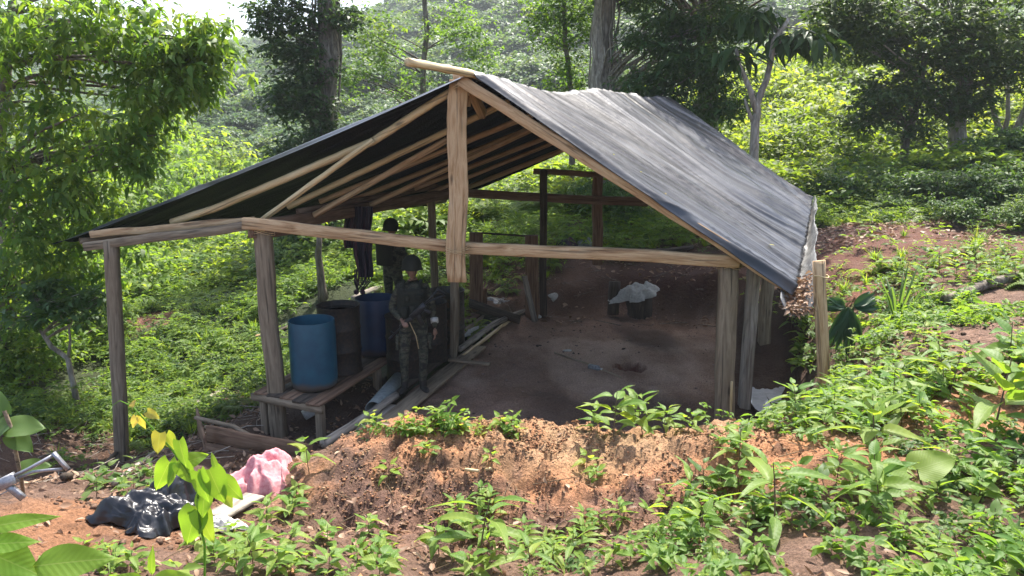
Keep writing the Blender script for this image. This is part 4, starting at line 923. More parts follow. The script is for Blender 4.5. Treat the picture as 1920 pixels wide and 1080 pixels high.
# front person: stands facing the camera, right arm bent to the weapon, left arm hanging
J = {'pelvis': ((0, 0, .95), (.155, .115)), 'waist': ((0, 0, 1.10), (.14, .105)), 'chest': ((0, 0, 1.30), (.175, .12)), 'neckb': ((0, .01, 1.44), (.075, .07)), 'neck': ((0, .0, 1.52), (.055, .055)),
     'rs': ((-.17, 0, 1.39), .07), 're': ((-.27, .03, 1.12), .052), 'rw': ((-.14, -.20, 1.02), .033), 'ls': ((.17, 0, 1.39), .07), 'le': ((.25, .03, 1.10), .05), 'lw': ((.27, -.05, .86), .032),
     'rh': ((-.10, 0, .90), (.10, .10)), 'rk': ((-.13, -.04, .50), .066), 'ra': ((-.13, .02, .09), .042), 'lh': ((.10, 0, .90), (.10, .10)), 'lk': ((.12, -.03, .50), .066), 'la': ((.10, .05, .09), .042)}
E = [('pelvis', 'waist'), ('waist', 'chest'), ('chest', 'neckb'), ('neckb', 'neck'), ('chest', 'rs'), ('rs', 're'), ('re', 'rw'), ('chest', 'ls'), ('ls', 'le'), ('le', 'lw'), ('pelvis', 'rh'), ('rh', 'rk'), ('rk', 'ra'), ('pelvis', 'lh'), ('lh', 'lk'), ('lk', 'la')]
def skf(c):
    head_ = c[:, 2] > 1.49; rh = np.linalg.norm(c-np.array([-.09, -.27, 1.0]), axis=1) < .105; lh = (c[:, 2] < .87) & (c[:, 0] > .2); return head_ | rh | lh
ft = P(767, 742, 9.15); fz = gz(ft.x, 9.15)
floc = Vector((axc(776, 640, 9.2), 9.2, .045))
p1 = person('person in camouflage and round helmet standing facing us beside the drums', floc, .12, J, E, ((0, -.02, 1.63), .1, .05), [((-.14, -.20, 1.02), (.35, -.8, -.2), (.3, .2, -1), 1, .9), ((.27, -.05, .86), (.05, -.15, -1), (-1, 0, 0), -1, .35)], 1.0, skf)
helmet(p1, (0, .005, 1.655), .1, .05); vest(p1, 1.03, 1.40, .185, .125); boots(p1, [(-.13, .02, .10), (.10, .05, .10)], [(-.3, -1), (.35, -1)])
for sx_ in (-1, 1): strap(p1, [(sx_*.10, -.13, 1.36), (sx_*.11, -.05, 1.49), (sx_*.10, .10, 1.42)], .045)
strap(p1, [(.045, -.115, 1.62), (.04, -.11, 1.53), (0, -.125, 1.51), (-.04, -.11, 1.53), (-.045, -.115, 1.62)], .008, name='chin_strap')
strap(p1, [(-.05, -.17, 1.0), (.03, -.15, .80), (.06, -.12, .62)], .012, 'bamboo', 'sling'); strap(p1, [(-.04, -.17, 1.0), (.06, -.15, .82), (.08, -.12, .66)], .012, 'gear', 'sling')
V, T = tube([(.265, -.0, .985), (.27, -.03, .93)], .05, 14); obj('cuff', mk_mesh('cuff', V, T, True), M['sack_white'], p1)
for sx_ in (-1, 1): timber('cargo_pocket', Vector((sx_*.21, -.02, .60)), Vector((sx_*.20, -.02, .78)), .14, .05, M['camo'], p1, side=(0, 1, 0), seg=4, roundf=.3)
rifle('black rifle held across the hip of the front person', floc+Vector((-.28, -.22, .78)), floc+Vector((.25, -.30, 1.30)), (-.6, -.1, .8), 'gun', 'boot', .92)
# back person: seen beyond, turned away to the right
J2 = dict(J); J2.update({'re': ((-.25, -.04, 1.14), .052), 'rw': ((-.20, -.22, 1.05), .033), 'le': ((.26, -.05, 1.14), .05), 'lw': ((.14, -.24, 1.08), .032)})
bl = Vector((axc(735, 480, 12.2), 12.2, 0)); bl.z = P(735, 409, 12.2).z-1.80
log_pole('thick log under the boots of the rear person', [bl+Vector((-.45, .05, -.12)), bl+Vector((.45, -.02, -.12))], .12, 'wood_dark')
p2 = person('person in camouflage and helmet standing behind the drums with head turned right', bl, 2.6, J2, E, ((0, -.02, 1.63), .3, .1), [((-.20, -.22, 1.05), (.5, -.7, .1), (.3, .2, -1), 1, .8), ((.14, -.24, 1.08), (-.5, -.7, 0), (0, 0, -1), -1, .8)], 1.0,
            lambda c: (c[:, 2] > 1.49) | ((c[:, 1] < -.235)))
helmet(p2, (0, .005, 1.655), .3, .1); vest(p2, 1.03, 1.40, .185, .125, mat='camo'); boots(p2, [(-.13, .02, .10), (.10, .05, .10)], [(-.3, -1), (.35, -1)])
timber('backpack', Vector((0, .19, 1.05)), Vector((0, .19, 1.42)), .30, .16, M['gear'], p2, side=(1, 0, 0), seg=5, roundf=.3)
V, T = tube([(.085, -.03, 1.66), (.12, -.02, 1.655)], .035, 12); obj('headset', mk_mesh('headset', V, T, True), M['boot'], p2)
# rifle with a metal folding stock poking into view at the left
bt = P(88, 866, 4.3); mzp = P(-150, 1022, 4.1); dd_ = (mzp-bt).normalized(); mzp = bt+dd_*.92; mzp.z = max(mzp.z, gz(mzp.x, mzp.y)+.01)
rifle('rifle with grey metal skeleton stock propped up at the left edge', mzp, bt, (-.5, .0, .85), 'gun_grey', 'gun', .92)
# ---------------------------------------------------------------- vegetation: trees
def ell(c, r, n, shell=.45):
    d = rand_dirs(n); k = rng.uniform(shell, 1, n)**.7
    return np.array(c)+d*np.array(r)*k[:, None]
def crown_geo(cl, cr, ros, per, L, droop=.35, zb=(-.6, .35), wr=.42, kind='diamond', flat=.6):
    n = len(cl); c = np.repeat(cl, ros, 0)+rng.normal(0, 1, (n*ros, 3))*np.array([cr, cr, cr*flat])*.55
    tc = np.repeat(np.clip(rng.normal(.5, .22, n), 0, 1), ros)
    return rosette_leaves(c, per, L, spread=L*.5, droop=droop, zb=zb, wr=wr, kind=kind, tint_c=tc)
def limbs(trunk, cl, r, frac=.35, k_=None):
    tp = [Vector(p) for p in trunk]; out = []; seq = cl if k_ is None else cl[rng.permutation(len(cl))[:k_]]
    for c in seq:
        c = Vector(c); cand = [p for i in range(len(tp)-1) for p in (tp[i].lerp(tp[i+1], .25), tp[i].lerp(tp[i+1], .75))]
        cand = [p for p in cand if p.z < c.z+.3] or cand[:1]
        s_ = min(cand, key=lambda p: (p-c).length+.5*abs((c.z-p.z)-(c-p).length*.5))
        mid = s_.lerp(c, .5)+Vector((random.uniform(-1, 1), random.uniform(-1, 1), random.uniform(0, 1)))*(c-s_).length*.14
        q = [s_, s_.lerp(mid, .5)+UP*(c-s_).length*.02, mid, mid.lerp(c, .55), c]
        rr = min(r*.4, .008+.010*(c-s_).length); out.append(tube(q, [rr, rr*.8, rr*.6, rr*.4, rr*.2], 5, False))
    return out
def tree(name, label, trunk, r0, r1, lobes, leaf, bark='bark', L=.12, ros=9, per=6, cr=.35, group=None, nl=None, vines=0, forks=(), **k):
    base = Vector(trunk[0]); th = thing(name, label, 'tree', base, 0, group); b_ = base
    tl = [Vector(p)-b_ for p in trunk]; Q = []
    for a, c in zip(tl[:-1], tl[1:]):
        m_ = max(2, int((c-a).length/.5)); Q += [a.lerp(c, i/m_) for i in range(m_)]
    Q.append(tl[-1]); n_ = len(Q); Q = [q+Vector((random.uniform(-1, 1), random.uniform(-1, 1), 0))*r0*.18 for q in Q]
    R = [r0+(r1-r0)*i/(n_-1) for i in range(n_)]; R[0] = r0*1.35; Q[0] = Q[0]-UP*.2
    parts_ = [tube(Q, R, 12, True, .12)]
    for fk in forks:
        ps = [Vector(p)-b_ for p in fk[0]]; parts_.append(tube(ps, np.linspace(fk[1], fk[2], len(ps)), 8, True, .1))
    for i in range(vines):
        a0 = random.uniform(0, 6.28); vp = []
        for j, q in enumerate(Q):
            a0 += random.uniform(-.3, .3); rr = R[j]*1.08+random.uniform(0, .05)*(1+(i % 3)); vp.append(q+Vector((math.cos(a0)*rr, math.sin(a0)*rr, 0)))
        parts_.append(tube(vp, random.uniform(.012, .035), 5, False))
    cls = [ell(np.array(c)-np.array(b_), r, n_c) for c, r, n_c in lobes]; cl = np.concatenate(cls) if cls else np.zeros((0, 3))
    # split: trunk is its own part, limbs another
    V, T = merge(parts_); obj('trunk', mk_mesh('trunk', V, T, True), M[bark], th)
    if len(cl):
        lm = limbs(Q, cl, r0, k_=nl); 
        if lm: V, T = merge(lm); lo = obj('branches', mk_mesh('branches', V, T, True), M[bark], th); lo['kind'] = 'stuff'
        V, T, tt = crown_geo(cl, cr, ros, per, L, **k); obj('crown', mk_mesh('crown', V, T, tint=tt), M[leaf], th)
    return th
def lb(px, py, Y, rx, rz, n_, ry=None): return (tuple(P(px, py, Y)), (rx, ry or rx, rz), n_)
def toground(px, py, Y):
    p = P(px, py, Y); p.z = gz(p.x, p.y); return p
tree('leafy_tree', 'big bright leafy tree leaning in from the left edge of the picture', [toground(8, 740, 11.6), P(14, 500, 11.6), P(0, 250, 11.5), P(20, 40, 11.2), P(60, -90, 11)], .16, .06,
     [lb(130, 40, 10.5, 1.3, .45, 50), lb(290, 95, 10.5, .7, .38, 34), lb(370, 95, 10.4, .35, .24, 16), lb(300, 165, 10.5, .6, .32, 24), lb(350, 140, 10.6, .3, .3, 10), lb(200, 235, 10.7, .85, .42, 34), lb(50, 160, 10.7, .8, .7, 36), lb(30, 330, 10.9, .6, .5, 24), lb(170, 340, 10.9, .7, .35, 26), lb(260, 290, 10.6, .35, .25, 10), lb(400, 70, 10.4, .14, .12, 5),
      lb(120, 430, 11.1, .8, .35, 38), lb(240, 430, 11.3, .35, .3, 8), lb(40, 520, 11.3, .6, .5, 30), lb(150, 530, 11.5, .6, .35, 22), lb(60, 640, 11.6, .45, .3, 12)],
     'leaf_tree', 'bark', L=.18, ros=6, per=6, cr=.30, nl=70, droop=.6, wr=.34, zb=(-.85, .3), flat=.9)
tree('vine_covered_tree', 'tall dark vine covered tree behind the left roof slope', [toground(610, 430, 19), P(600, 300, 19), P(618, 150, 19), P(610, -40, 19), P(620, -200, 19)], .30, .20,
     [lb(545, 60, 19, .75, .8, 44), lb(560, 180, 19, .75, .7, 44), lb(560, 290, 19, .7, .5, 30), lb(590, 400, 19, .6, .9, 30), lb(520, 10, 19, .6, .4, 16), lb(600, 200, 18.6, .35, 1.4, 22), lb(650, 330, 18.6, .3, .6, 10), lb(640, 30, 19, .4, .4, 12), lb(640, -60, 19.5, 1.2, .6, 20), lb(630, 500, 18, .7, .6, 14)],
     'leaf_dark', 'bark', L=.17, ros=12, per=6, cr=.38, vines=9, nl=70)
tree('slender_tree', 'slender fine leaved tree in the gap above the ridge pole', [toground(790, 300, 25), P(792, 150, 25), P(800, 60, 25), P(790, -80, 25)], .12, .07,
     [lb(690, 95, 25, .9, .7, 24), lb(850, 60, 25, 1.0, .9, 30), lb(690, 35, 25, .8, .35, 14), lb(780, 160, 25, .7, .5, 12), lb(655, 150, 25, .5, .6, 12), lb(900, 110, 25, .6, .5, 10), lb(780, -60, 25, 1.2, .5, 16)],
     'leaf_tree', 'bark', L=.17, ros=8, per=6, cr=.5, nl=26, flat=.9)
tree('tall_tree', 'tall pale trunked tree draped in vines behind the roof ridge', [toground(1150, 430, 18.5), P(1150, 300, 18.5), P(1128, 150, 18.5), P(1135, -60, 18.5), P(1130, -200, 18.5)], .30, .22,
     [lb(1230, 60, 17.2, .8, .6, 36), lb(1310, 130, 16.8, .75, .5, 40), lb(1220, 170, 17, .6, .4, 24), lb(1350, 40, 17, .8, .5, 34), lb(1370, 190, 16.6, .4, .5, 16), lb(1290, 220, 16.8, .5, .3, 14), lb(1150, 390, 17.6, .6, .6, 26), lb(1130, -120, 19.5, 2.2, .9, 40), lb(1190, -20, 18.5, 1.0, .4, 20)],
     'leaf_blue', 'bark_pale', L=.22, ros=9, per=7, cr=.34, vines=14, nl=70, wr=.24, droop=.5)
tree('leafy_tree', 'pale green airy tree left of the tall vine draped trunk', [toground(1070, 340, 20), P(1075, 200, 20), P(1060, 80, 20), P(1055, -60, 20)], .09, .05,
     [lb(1050, 60, 20, .8, .5, 26), lb(1060, 150, 20, .6, .4, 18), lb(1090, 10, 20, .8, .4, 20), lb(1010, 20, 20, .5, .3, 10), lb(1090, 220, 20, .5, .3, 12)], 'leaf_tree', 'bark', L=.15, ros=9, per=6, cr=.4, nl=30)
tree('forked_tree', 'thin pale forked tree with huge drooping leaves right of the roof', [toground(1416, 330, 15), P(1417, 230, 15), P(1421, 195, 15), P(1437, 150, 15), P(1450, 75, 15), P(1480, 35, 15)], .11, .035,
     [lb(1490, 60, 15, .42, .14, 7), lb(1530, 72, 15, .22, .12, 4), lb(1440, 20, 15, .4, .15, 4), lb(1385, 95, 15, .3, .15, 3)], 'leaf_dark', 'bark_pale', L=.38, ros=2, per=6, cr=.16, nl=8, droop=.75, zb=(-.9, .2), wr=.36, kind='ovate',
     forks=[([P(1420, 215, 15), P(1405, 165, 15), P(1385, 120, 15), P(1380, 90, 15)], .07, .03), ([P(1416, 240, 15), P(1402, 205, 15), P(1396, 185, 15)], .05, .02), ([P(1448, 80, 15), P(1475, 78, 15), P(1500, 70, 15)], .03, .02)])
tree('shade_tree', 'dark crowned tree with a straight mottled trunk at right', [toground(1790, 338, 21), P(1797, 230, 21), P(1812, 100, 21), P(1820, -40, 21)], .26, .16,
     [lb(1640, 70, 20, 1.3, .7, 60), lb(1760, 80, 20, 1.5, .9, 80), lb(1890, 120, 20.5, 1.2, .7, 60), lb(1690, 175, 20, .9, .45, 36), lb(1800, 190, 20.5, .9, .45, 36), lb(1600, 20, 20, 1.2, .5, 36), lb(1620, 225, 20, .55, .2, 12), lb(1900, 20, 20, 1.5, .6, 50), lb(1740, -50, 20, 3, .7, 60), lb(1700, 240, 20, .5, .2, 10)],
     'leaf_dark', 'bark_pale', L=.2, ros=9, per=6, cr=.42, nl=80)
tree('thin_tree', 'thin curved dark trunk left of the mottled tree', [toground(1695, 300, 20), P(1700, 250, 20), P(1722, 190, 20), P(1735, 100, 20)], .12, .06, [lb(1660, 190, 19.5, .7, .3, 16)], 'leaf_dark', 'bark', L=.18, ros=8, per=6, cr=.35)
tree('thin_tree', 'forked thin trunk second from the right edge', [toground(1878, 300, 24), P(1880, 255, 24), P(1862, 215, 24), P(1850, 130, 24)], .13, .05, [lb(1860, 100, 24, .8, .4, 14)], 'leaf_lime', 'bark', L=.18, ros=8, per=6, cr=.35,
     forks=[([P(1879, 262, 24), P(1890, 220, 24), P(1890, 150, 24)], .09, .05)])
tree('thin_tree', 'leaning thin trunk at the right edge', [toground(1892, 305, 22.5), P(1905, 250, 22.5), P(1925, 200, 22.5), P(1935, 120, 22.5)], .14, .06, [lb(1930, 90, 22, .8, .5, 16)], 'leaf_lime', 'bark', L=.18, ros=8, per=6, cr=.35)
tree('sapling', 'small sapling with a white patched stem at left', [toground(140, 695, 10.6), P(128, 672, 10.6), P(98, 650, 10.6), P(70, 610, 10.6), P(60, 570, 10.5)], .045, .02, [lb(90, 560, 10.4, .35, .2, 12), lb(150, 570, 10.4, .35, .2, 12), lb(50, 600, 10.4, .3, .15, 6)], 'leaf_under', 'bark_pale', L=.16, ros=6, per=6, cr=.2,
     forks=[([P(128, 672, 10.6), P(132, 640, 10.6), P(128, 600, 10.5)], .025, .012)])
tree('dead_sapling', 'thin crooked dark trunk between the hanging cloth and left post', [toground(606, 560, 14.2), P(602, 520, 14.2), P(596, 480, 14.2), P(600, 440, 14.1)], .09, .05, [], 'leaf_dark', 'bark')
tree('thin_tree', 'slim dark trunk seen through the shelter beside the king post', [toground(826, 500, 20), P(824, 420, 20), P(822, 330, 20), P(820, 200, 20)], .09, .05, [lb(815, 330, 20, .5, .5, 10)], 'leaf_tree', 'bark', L=.14, ros=8, per=6, cr=.3)
# added tree: its unseen crown above the frame shades the back floor
tree('tall_tree', 'tall tree added behind the roof, its unseen crown shading the floor', [toground(1330, 330, 20), P(1328, 200, 20), P(1330, 0, 20), P(1340, -330, 20)], .3, .2,
     [lb(1240, -120, 17.6, 1.7, .6, 70), lb(1480, -110, 17.4, 1.7, .6, 60), lb(1080, -110, 17.8, 1.5, .6, 50), ((3.4, 15.8, 7.3), (1.9, 1.1, .4), 80)], 'leaf_dark', 'bark', L=.24, ros=9, per=6, cr=.6, nl=30)

# shrubs standing on the field edge -------------------------------------------------
def shrub_meshes(name, n_, r, L, mat, ncl=46, ros=8, per=6, cr=.4, h=1.0, kind='diamond', wr=.42):
    out = []
    for s_ in range(n_):
        cl = ell((0, 0, r*h*.8), (r, r, r*h*.75), ncl, .25); cl[:, 2] = np.abs(cl[:, 2])
        cl *= 1+.0*cl; cl[:, :2] *= (1+.25*rng.normal(size=(len(cl), 1)))
        V, T, tt = crown_geo(cl, cr*r, ros, per, L, wr=wr, kind=kind); crown = mk_mesh(name, V, T, tint=tt); crown.materials.append(M[mat])
        st_ = [tube([(0, 0, -.1), tuple(np.array(c)*.5+[0, 0, .1]), tuple(c)], [.03*r, .02*r, .006*r], 5, False) for c in cl[::4]]
        V, T = merge(st_); stem = mk_mesh(name+'_stems', V, T, True); stem.materials.append(M['bark']); out.append((crown, stem))
    return out
SHR = {'lime': shrub_meshes('bush_lime', 3, 1.2, .17, 'leaf_lime', ros=10), 'under': shrub_meshes('bush_under', 3, .8, .15, 'leaf_under'), 'field': shrub_meshes('bush_field', 2, 1.1, .17, 'leaf_field', ros=10)}
ORD = 'leftmost second third fourth fifth sixth seventh eighth ninth tenth eleventh twelfth thirteenth fourteenth fifteenth sixteenth'.split()
def shrub_row(kind, base_label, where, spots, group):
    order = sorted(range(len(spots)), key=lambda i: spots[i][0])
    for i, (px, py, Y, s_) in enumerate(spots):
        r_ = order.index(i); near = Y < sorted(q[2] for q in spots)[len(spots)//2]
        lab = '%s %s %s, %s' % ('near' if near else 'farther', base_label, where, ORD[0]+' of its group' if r_ == 0 else ('rightmost of its group' if r_ == len(spots)-1 else ORD[r_]+' from the left'))
        shrub(kind, lab, toground(px, py, Y), s_, group)
def shrub(kind, label, p, s_=1.0, group=None, name='shrub'):
    th = thing(name, label, 'shrub', p, random.uniform(0, 6.28), group); th.scale = (s_*random.uniform(.9, 1.1), s_, s_*random.uniform(.85, 1.2))
    cme, sme = random.choice(SHR[kind]); obj('foliage', cme, None, th); so = obj('stems', sme, None, th); return th
shrub_row('lime', 'sunlit yellow green shrub', 'right of the roof', [(1470, 360, 23, 1.4), (1540, 350, 25, 1.6), (1500, 300, 30, 2.0), (1600, 360, 24, 1.2), (1580, 290, 34, 2.4), (1440, 290, 36, 2.4), (1650, 300, 30, 2.0), (1420, 330, 26, 1.3), (1740, 320, 27, 1.5), (1530, 250, 40, 3.0), (1700, 290, 36, 2.2), (1840, 300, 30, 1.8), (1350, 300, 30, 1.9), (1620, 240, 42, 3.2), (1900, 290, 34, 2.3), (1460, 240, 46, 3.0)], 'sunlit shrubs right of the roof')
shrub_row('under', 'dark low shrub', 'on the bank above the red path', [(1560, 400, 17, .7), (1620, 392, 17.5, .8), (1690, 400, 16.5, .8), (1760, 400, 16, .9), (1820, 410, 15.5, .8), (1880, 420, 15, .8), (1640, 350, 19, .9), (1730, 360, 18, .9), (1850, 370, 18, .9), (1910, 360, 18, 1.0), (1600, 340, 20, .8), (1790, 430, 14.3, .5), (1900, 455, 13.6, .5), (1680, 420, 15.8, .5)], 'low shrubs above the red path')
shrub_row('field', 'bright leafy bush', 'beyond the outer left post', [(60, 420, 15, 1.3), (180, 440, 17, 1.2), (300, 400, 24, 1.6), (40, 560, 12.5, .9), (150, 300, 26, 2.4), (260, 330, 34, 2.6), (350, 380, 32, 1.8), (100, 480, 14, 1.0), (400, 360, 40, 2.4), (20, 640, 11.4, .6), (60, 330, 30, 3.0), (300, 300, 44, 3)], 'bushes beyond the outer left post')
shrub_row('under', 'undergrowth bush', 'seen through the shelter', [(1120, 440, 17, .7), (1180, 445, 16.6, .6), (1070, 430, 18, .6), (1150, 420, 18.6, 1.0), (1250, 400, 19, .6), (560, 470, 18, .9), (520, 500, 17, .6), (640, 480, 18, .7)], 'undergrowth bushes seen through the shelter')

# ---------------------------------------------------------------- instanced stuff
def proto_col(name, meshes):
    c = bpy.data.collections.new(name)
    for i, me_ in enumerate(meshes):
        o = bpy.data.objects.new('%s_source_%02d' % (name, i), me_); c.objects.link(o)
    return c
def scatter(name, label, cat, pts_, scl, col_, nproto, tilt=.15):
    n_ = len(pts_); me_ = bpy.data.meshes.new(name); me_.vertices.add(n_); me_.vertices.foreach_set('co', np.asarray(pts_, np.float32).ravel())
    a = me_.attributes.new('scl', 'FLOAT', 'POINT'); a.data.foreach_set('value', np.asarray(scl, np.float32))
    a = me_.attributes.new('rot', 'FLOAT_VECTOR', 'POINT'); a.data.foreach_set('vector', np.stack([rng.normal(0, tilt, n_), rng.normal(0, tilt, n_), rng.uniform(0, 6.28, n_)], 1).astype(np.float32).ravel())
    a = me_.attributes.new('idx', 'INT', 'POINT'); a.data.foreach_set('value', rng.integers(0, nproto, n_).astype(np.int32))
    o = obj(name, me_); g_ = bpy.data.node_groups.new(name, 'GeometryNodeTree')
    g_.interface.new_socket('Geometry', in_out='INPUT', socket_type='NodeSocketGeometry'); g_.interface.new_socket('Geometry', in_out='OUTPUT', socket_type='NodeSocketGeometry')
    N_ = g_.nodes; L_ = g_.links; gi = N_.new('NodeGroupInput'); go = N_.new('NodeGroupOutput'); ip = N_.new('GeometryNodeInstanceOnPoints')
    ci = N_.new('GeometryNodeCollectionInfo'); ci.inputs['Collection'].default_value = col_; ci.inputs['Separate Children'].default_value = True; ci.inputs['Reset Children'].default_value = True
    def na(nm, ty):
        x = N_.new('GeometryNodeInputNamedAttribute'); x.data_type = ty; x.inputs['Name'].default_value = nm; return x.outputs['Attribute']
    L_.new(gi.outputs[0], ip.inputs['Points']); L_.new(ci.outputs[0], ip.inputs['Instance']); ip.inputs['Pick Instance'].default_value = True
    L_.new(na('idx', 'INT'), ip.inputs['Instance Index']); L_.new(na('rot', 'FLOAT_VECTOR'), ip.inputs['Rotation']); L_.new(na('scl', 'FLOAT'), ip.inputs['Scale'])
    L_.new(ip.outputs[0], go.inputs[0]); md = o.modifiers.new('scatter', 'NODES'); md.node_group = g_
    return stuff(o, label, cat)
def with_mat(V, T, tt, nm, mat):
    me_ = mk_mesh(nm, V, T, tint=tt); me_.materials.append(M[mat]); return me_
def weed_mesh(n_ros, per, L, r, h, mat, kind='ovate', wr=.45, zb=(-.2, .5), droop=.3):
    c = np.stack([rng.normal(0, r*.5, n_ros), rng.normal(0, r*.5, n_ros), rng.uniform(.15, 1, n_ros)*h], 1)
    V, T, tt = rosette_leaves(c, per, L, spread=L*.3, droop=droop, zb=zb, wr=wr, kind=kind); return with_mat(V, T, tt, 'weed', mat)
def tuft_mesh(n_, L, mat, W=.012, lean=.6):
    a = rng.uniform(0, 6.28, n_); base = np.stack([np.cos(a)*.03, np.sin(a)*.03, 0*a], 1)*rng.uniform(0, 1.6, (n_, 1)); d = np.stack([np.cos(a)*lean*rng.uniform(.3, 1.2, n_), np.sin(a)*lean*rng.uniform(.3, 1.2, n_), np.ones(n_)], 1)
    V, T, k = leaves(base, d, np.stack([-np.sin(a), np.cos(a), 0*a], 1)*0+[0, 0, 1.01], L*rng.uniform(.5, 1.1, n_), W, 'blade', rng.uniform(.2, .9, n_)); return with_mat(V, T, np.repeat(rng.uniform(.2, .9, n_), k), 'tuft', mat)
def fern_mesh(nf, L, mat):
    out = []
    for i in range(nf):
        a = random.uniform(0, 6.28); m_ = 16; f = np.linspace(.15, 1, m_); d = np.array([math.cos(a), math.sin(a), 0]); s_ = np.array([-math.sin(a), math.cos(a), 0])
        c = d*L*f[:, None]*.9+np.array([0, 0, 1])*(L*(1.1*f-1.1*f**2.2))[:, None]
        for sg in (-1, 1):
            V, T, k = leaves(c, s_*sg+d*.5+np.zeros((m_, 3)), np.tile([0, 0, 1.], (m_, 1)), L*.3*(1.1-f), L*.07, 'diamond', .2); out.append((V, T))
    V, T = merge(out); return with_mat(V, T, rng.uniform(.3, .8, len(V)), 'fern', mat)
near_w = proto_col('field_weed', [weed_mesh(16, 5, .085, .30, .30, 'leaf_field'), weed_mesh(14, 6, .06, .25, .22, 'leaf_under'), tuft_mesh(60, .38, 'leaf_field'), fern_mesh(9, .42, 'leaf_field'), weed_mesh(22, 5, .07, .34, .4, 'leaf_field', wr=.3)])
cover = proto_col('small_weed', [weed_mesh(13, 5, .06, .14, .12, 'leaf_seed', wr=.6), weed_mesh(16, 4, .045, .14, .1, 'leaf_under', wr=.6), weed_mesh(8, 6, .085, .12, .16, 'leaf_seed'), weed_mesh(12, 5, .05, .16, .18, 'leaf_seed', wr=.5)])
tall_w = proto_col('tall_weed', [weed_mesh(44, 6, .17, .8, .7, 'leaf_field', 'diamond'), tuft_mesh(110, .95, 'leaf_field', .035, .7), weed_mesh(44, 6, .15, .7, .8, 'leaf_lime', 'diamond'), fern_mesh(16, 1.0, 'leaf_field')])
def wedge_pts(n_, y0, y1, pw=1.0, x0=-.78, x1=.78):
    Y = (rng.uniform(y0**(1+pw), y1**(1+pw), n_))**(1/(1+pw)); X = rng.uniform(x0, x1, n_)*Y; return X, Y
# field around and behind the shelter
X, Y = wedge_pts(15000, 8.3, 24, 1.0, -.85, .85)
sd_ = poly_sd(X, Y, SLAB); shd = sstep(-5.2, -4.5, X)*(1-sstep(-1.7, -1.1, X))*(1-sstep(10.6, 11.4, Y+.35*(X+3)))
inside = (X > -6.9+.5*fbm(X, Y, 141, 3)) & (Y < 10.5+.5*np.maximum(X+3, -1.5)) & (X < 2.5) & ((X > -5) | (Y < 9.9)) & (rng.uniform(0, 1, len(X)) < np.where(X < -4.6, .85, 1))
bankd = (X > -.9) & (X < 3.4) & (Y > 12.8) & (Y < 14.6)
px_ = 960+FPX*X/(Y*cp+3*sp)
redpath = ((X-6.0)**2/5.0+(Y-13.0)**2/2.2 < 1) | ((X-7.6)**2/5+(Y-12.7)**2/1.2 < 1) | ((X-8.6)**2/4.5+(Y-12.6)**2/.5 < 1)
qa = G(335, 562); qb = G(290, 600); hole_l = ((X-qa.x)**2/.35+(Y-qa.y)**2/.6 < 1) | ((X-qb.x)**2/.3+(Y-qb.y)**2/.5 < 1)
keep = (sd_ > .5) & ~inside & ~((X < 4.1) & (X > 2.0) & (Y < 12)) & ~hole_l & (rng.uniform(0, 1, len(X)) > bankd*.55) & (rng.uniform(0, 1, len(X)) > redpath*.96) & ~((X > 2) & (Y < 9)) & (fbm(X*.5, Y*.5, 101, 3)+.35*fbm(X*2, Y*2, 103, 2) > -.22)
keep &= (rng.uniform(0, 1, len(X)) < np.where((X > 3) & (Y < 15), .26, 1))
X, Y = X[keep], Y[keep]; Z = height(X, Y, False)
scatter('field_weeds', 'dense low green weeds and ferns covering the field around the shelter', 'weeds', np.stack([X, Y, Z-.02], 1), rng.uniform(.6, 1.3, len(X)), near_w, 5)
X, Y = wedge_pts(9000, 17, 50, .9, -.8, .85); kp = (fbm(X*.15, Y*.15, 102, 3) > -.45) & ~((X > -1) & (X < 3.8) & (Y < 18)); X, Y = X[kp], Y[kp]
scatter('tall_weeds', 'tall bright grass and herbs over the sunny field behind the shelter', 'grass', np.stack([X, Y, height(X, Y, False)-.05], 1), rng.uniform(.6, 1.4, len(X))*(1+.014*np.maximum(Y-20, 0)), tall_w, 4)
# foreground cover
X = rng.uniform(-3.2, 5.6, 7000); Y = rng.uniform(2.5, 9.5, 7000); nn_ = fbm(X*.9, Y*.9, 111, 3)
dens = sstep(.2, 1.5, X-.45*(Y-4.5))*.75*(.25+.75*sstep(-.25, .15, nn_)); dens = np.maximum(dens, (.07+.15*(X < -1.1))*(1-sstep(4.1, 4.6, Y)))
dens *= 1-.93*np.exp(-(((X-.0)/2.0)**4+((Y-5.0)/.75)**4)); dens *= (Y < 6.2+1.1*(X-1.2))*1.0; dens = np.where((X > 2.6), np.maximum(dens, .14*(Y > 6)), dens)
for (bx, by, br) in [(1850, 770, .45), (1480, 850, .35), (1600, 850, .25), (1830, 650, .8), (1250, 850, .5), (1130, 850, .4)]:
    q = G(bx, by); dens *= 1-.95*np.exp(-((X-q.x)**2+(Y-q.y)**2)/br**2)
dens *= (poly_sd(X, Y, SLAB) > .4); dens *= 1-np.exp(-((X+2.2)**2/.9+(Y-4.9)**2/.8)); dens *= (seg_d(X, Y, TRENCH) > .7) | (Y > 12)
kp = rng.uniform(0, 1, len(X)) < dens*.42; X, Y = X[kp], Y[kp]
scatter('small_weeds', 'small leafy ground cover spread over the near slope', 'weeds', np.stack([X, Y, height(X, Y)-.01], 1), rng.uniform(.6, 1.25, len(X)), cover, 4, .25)
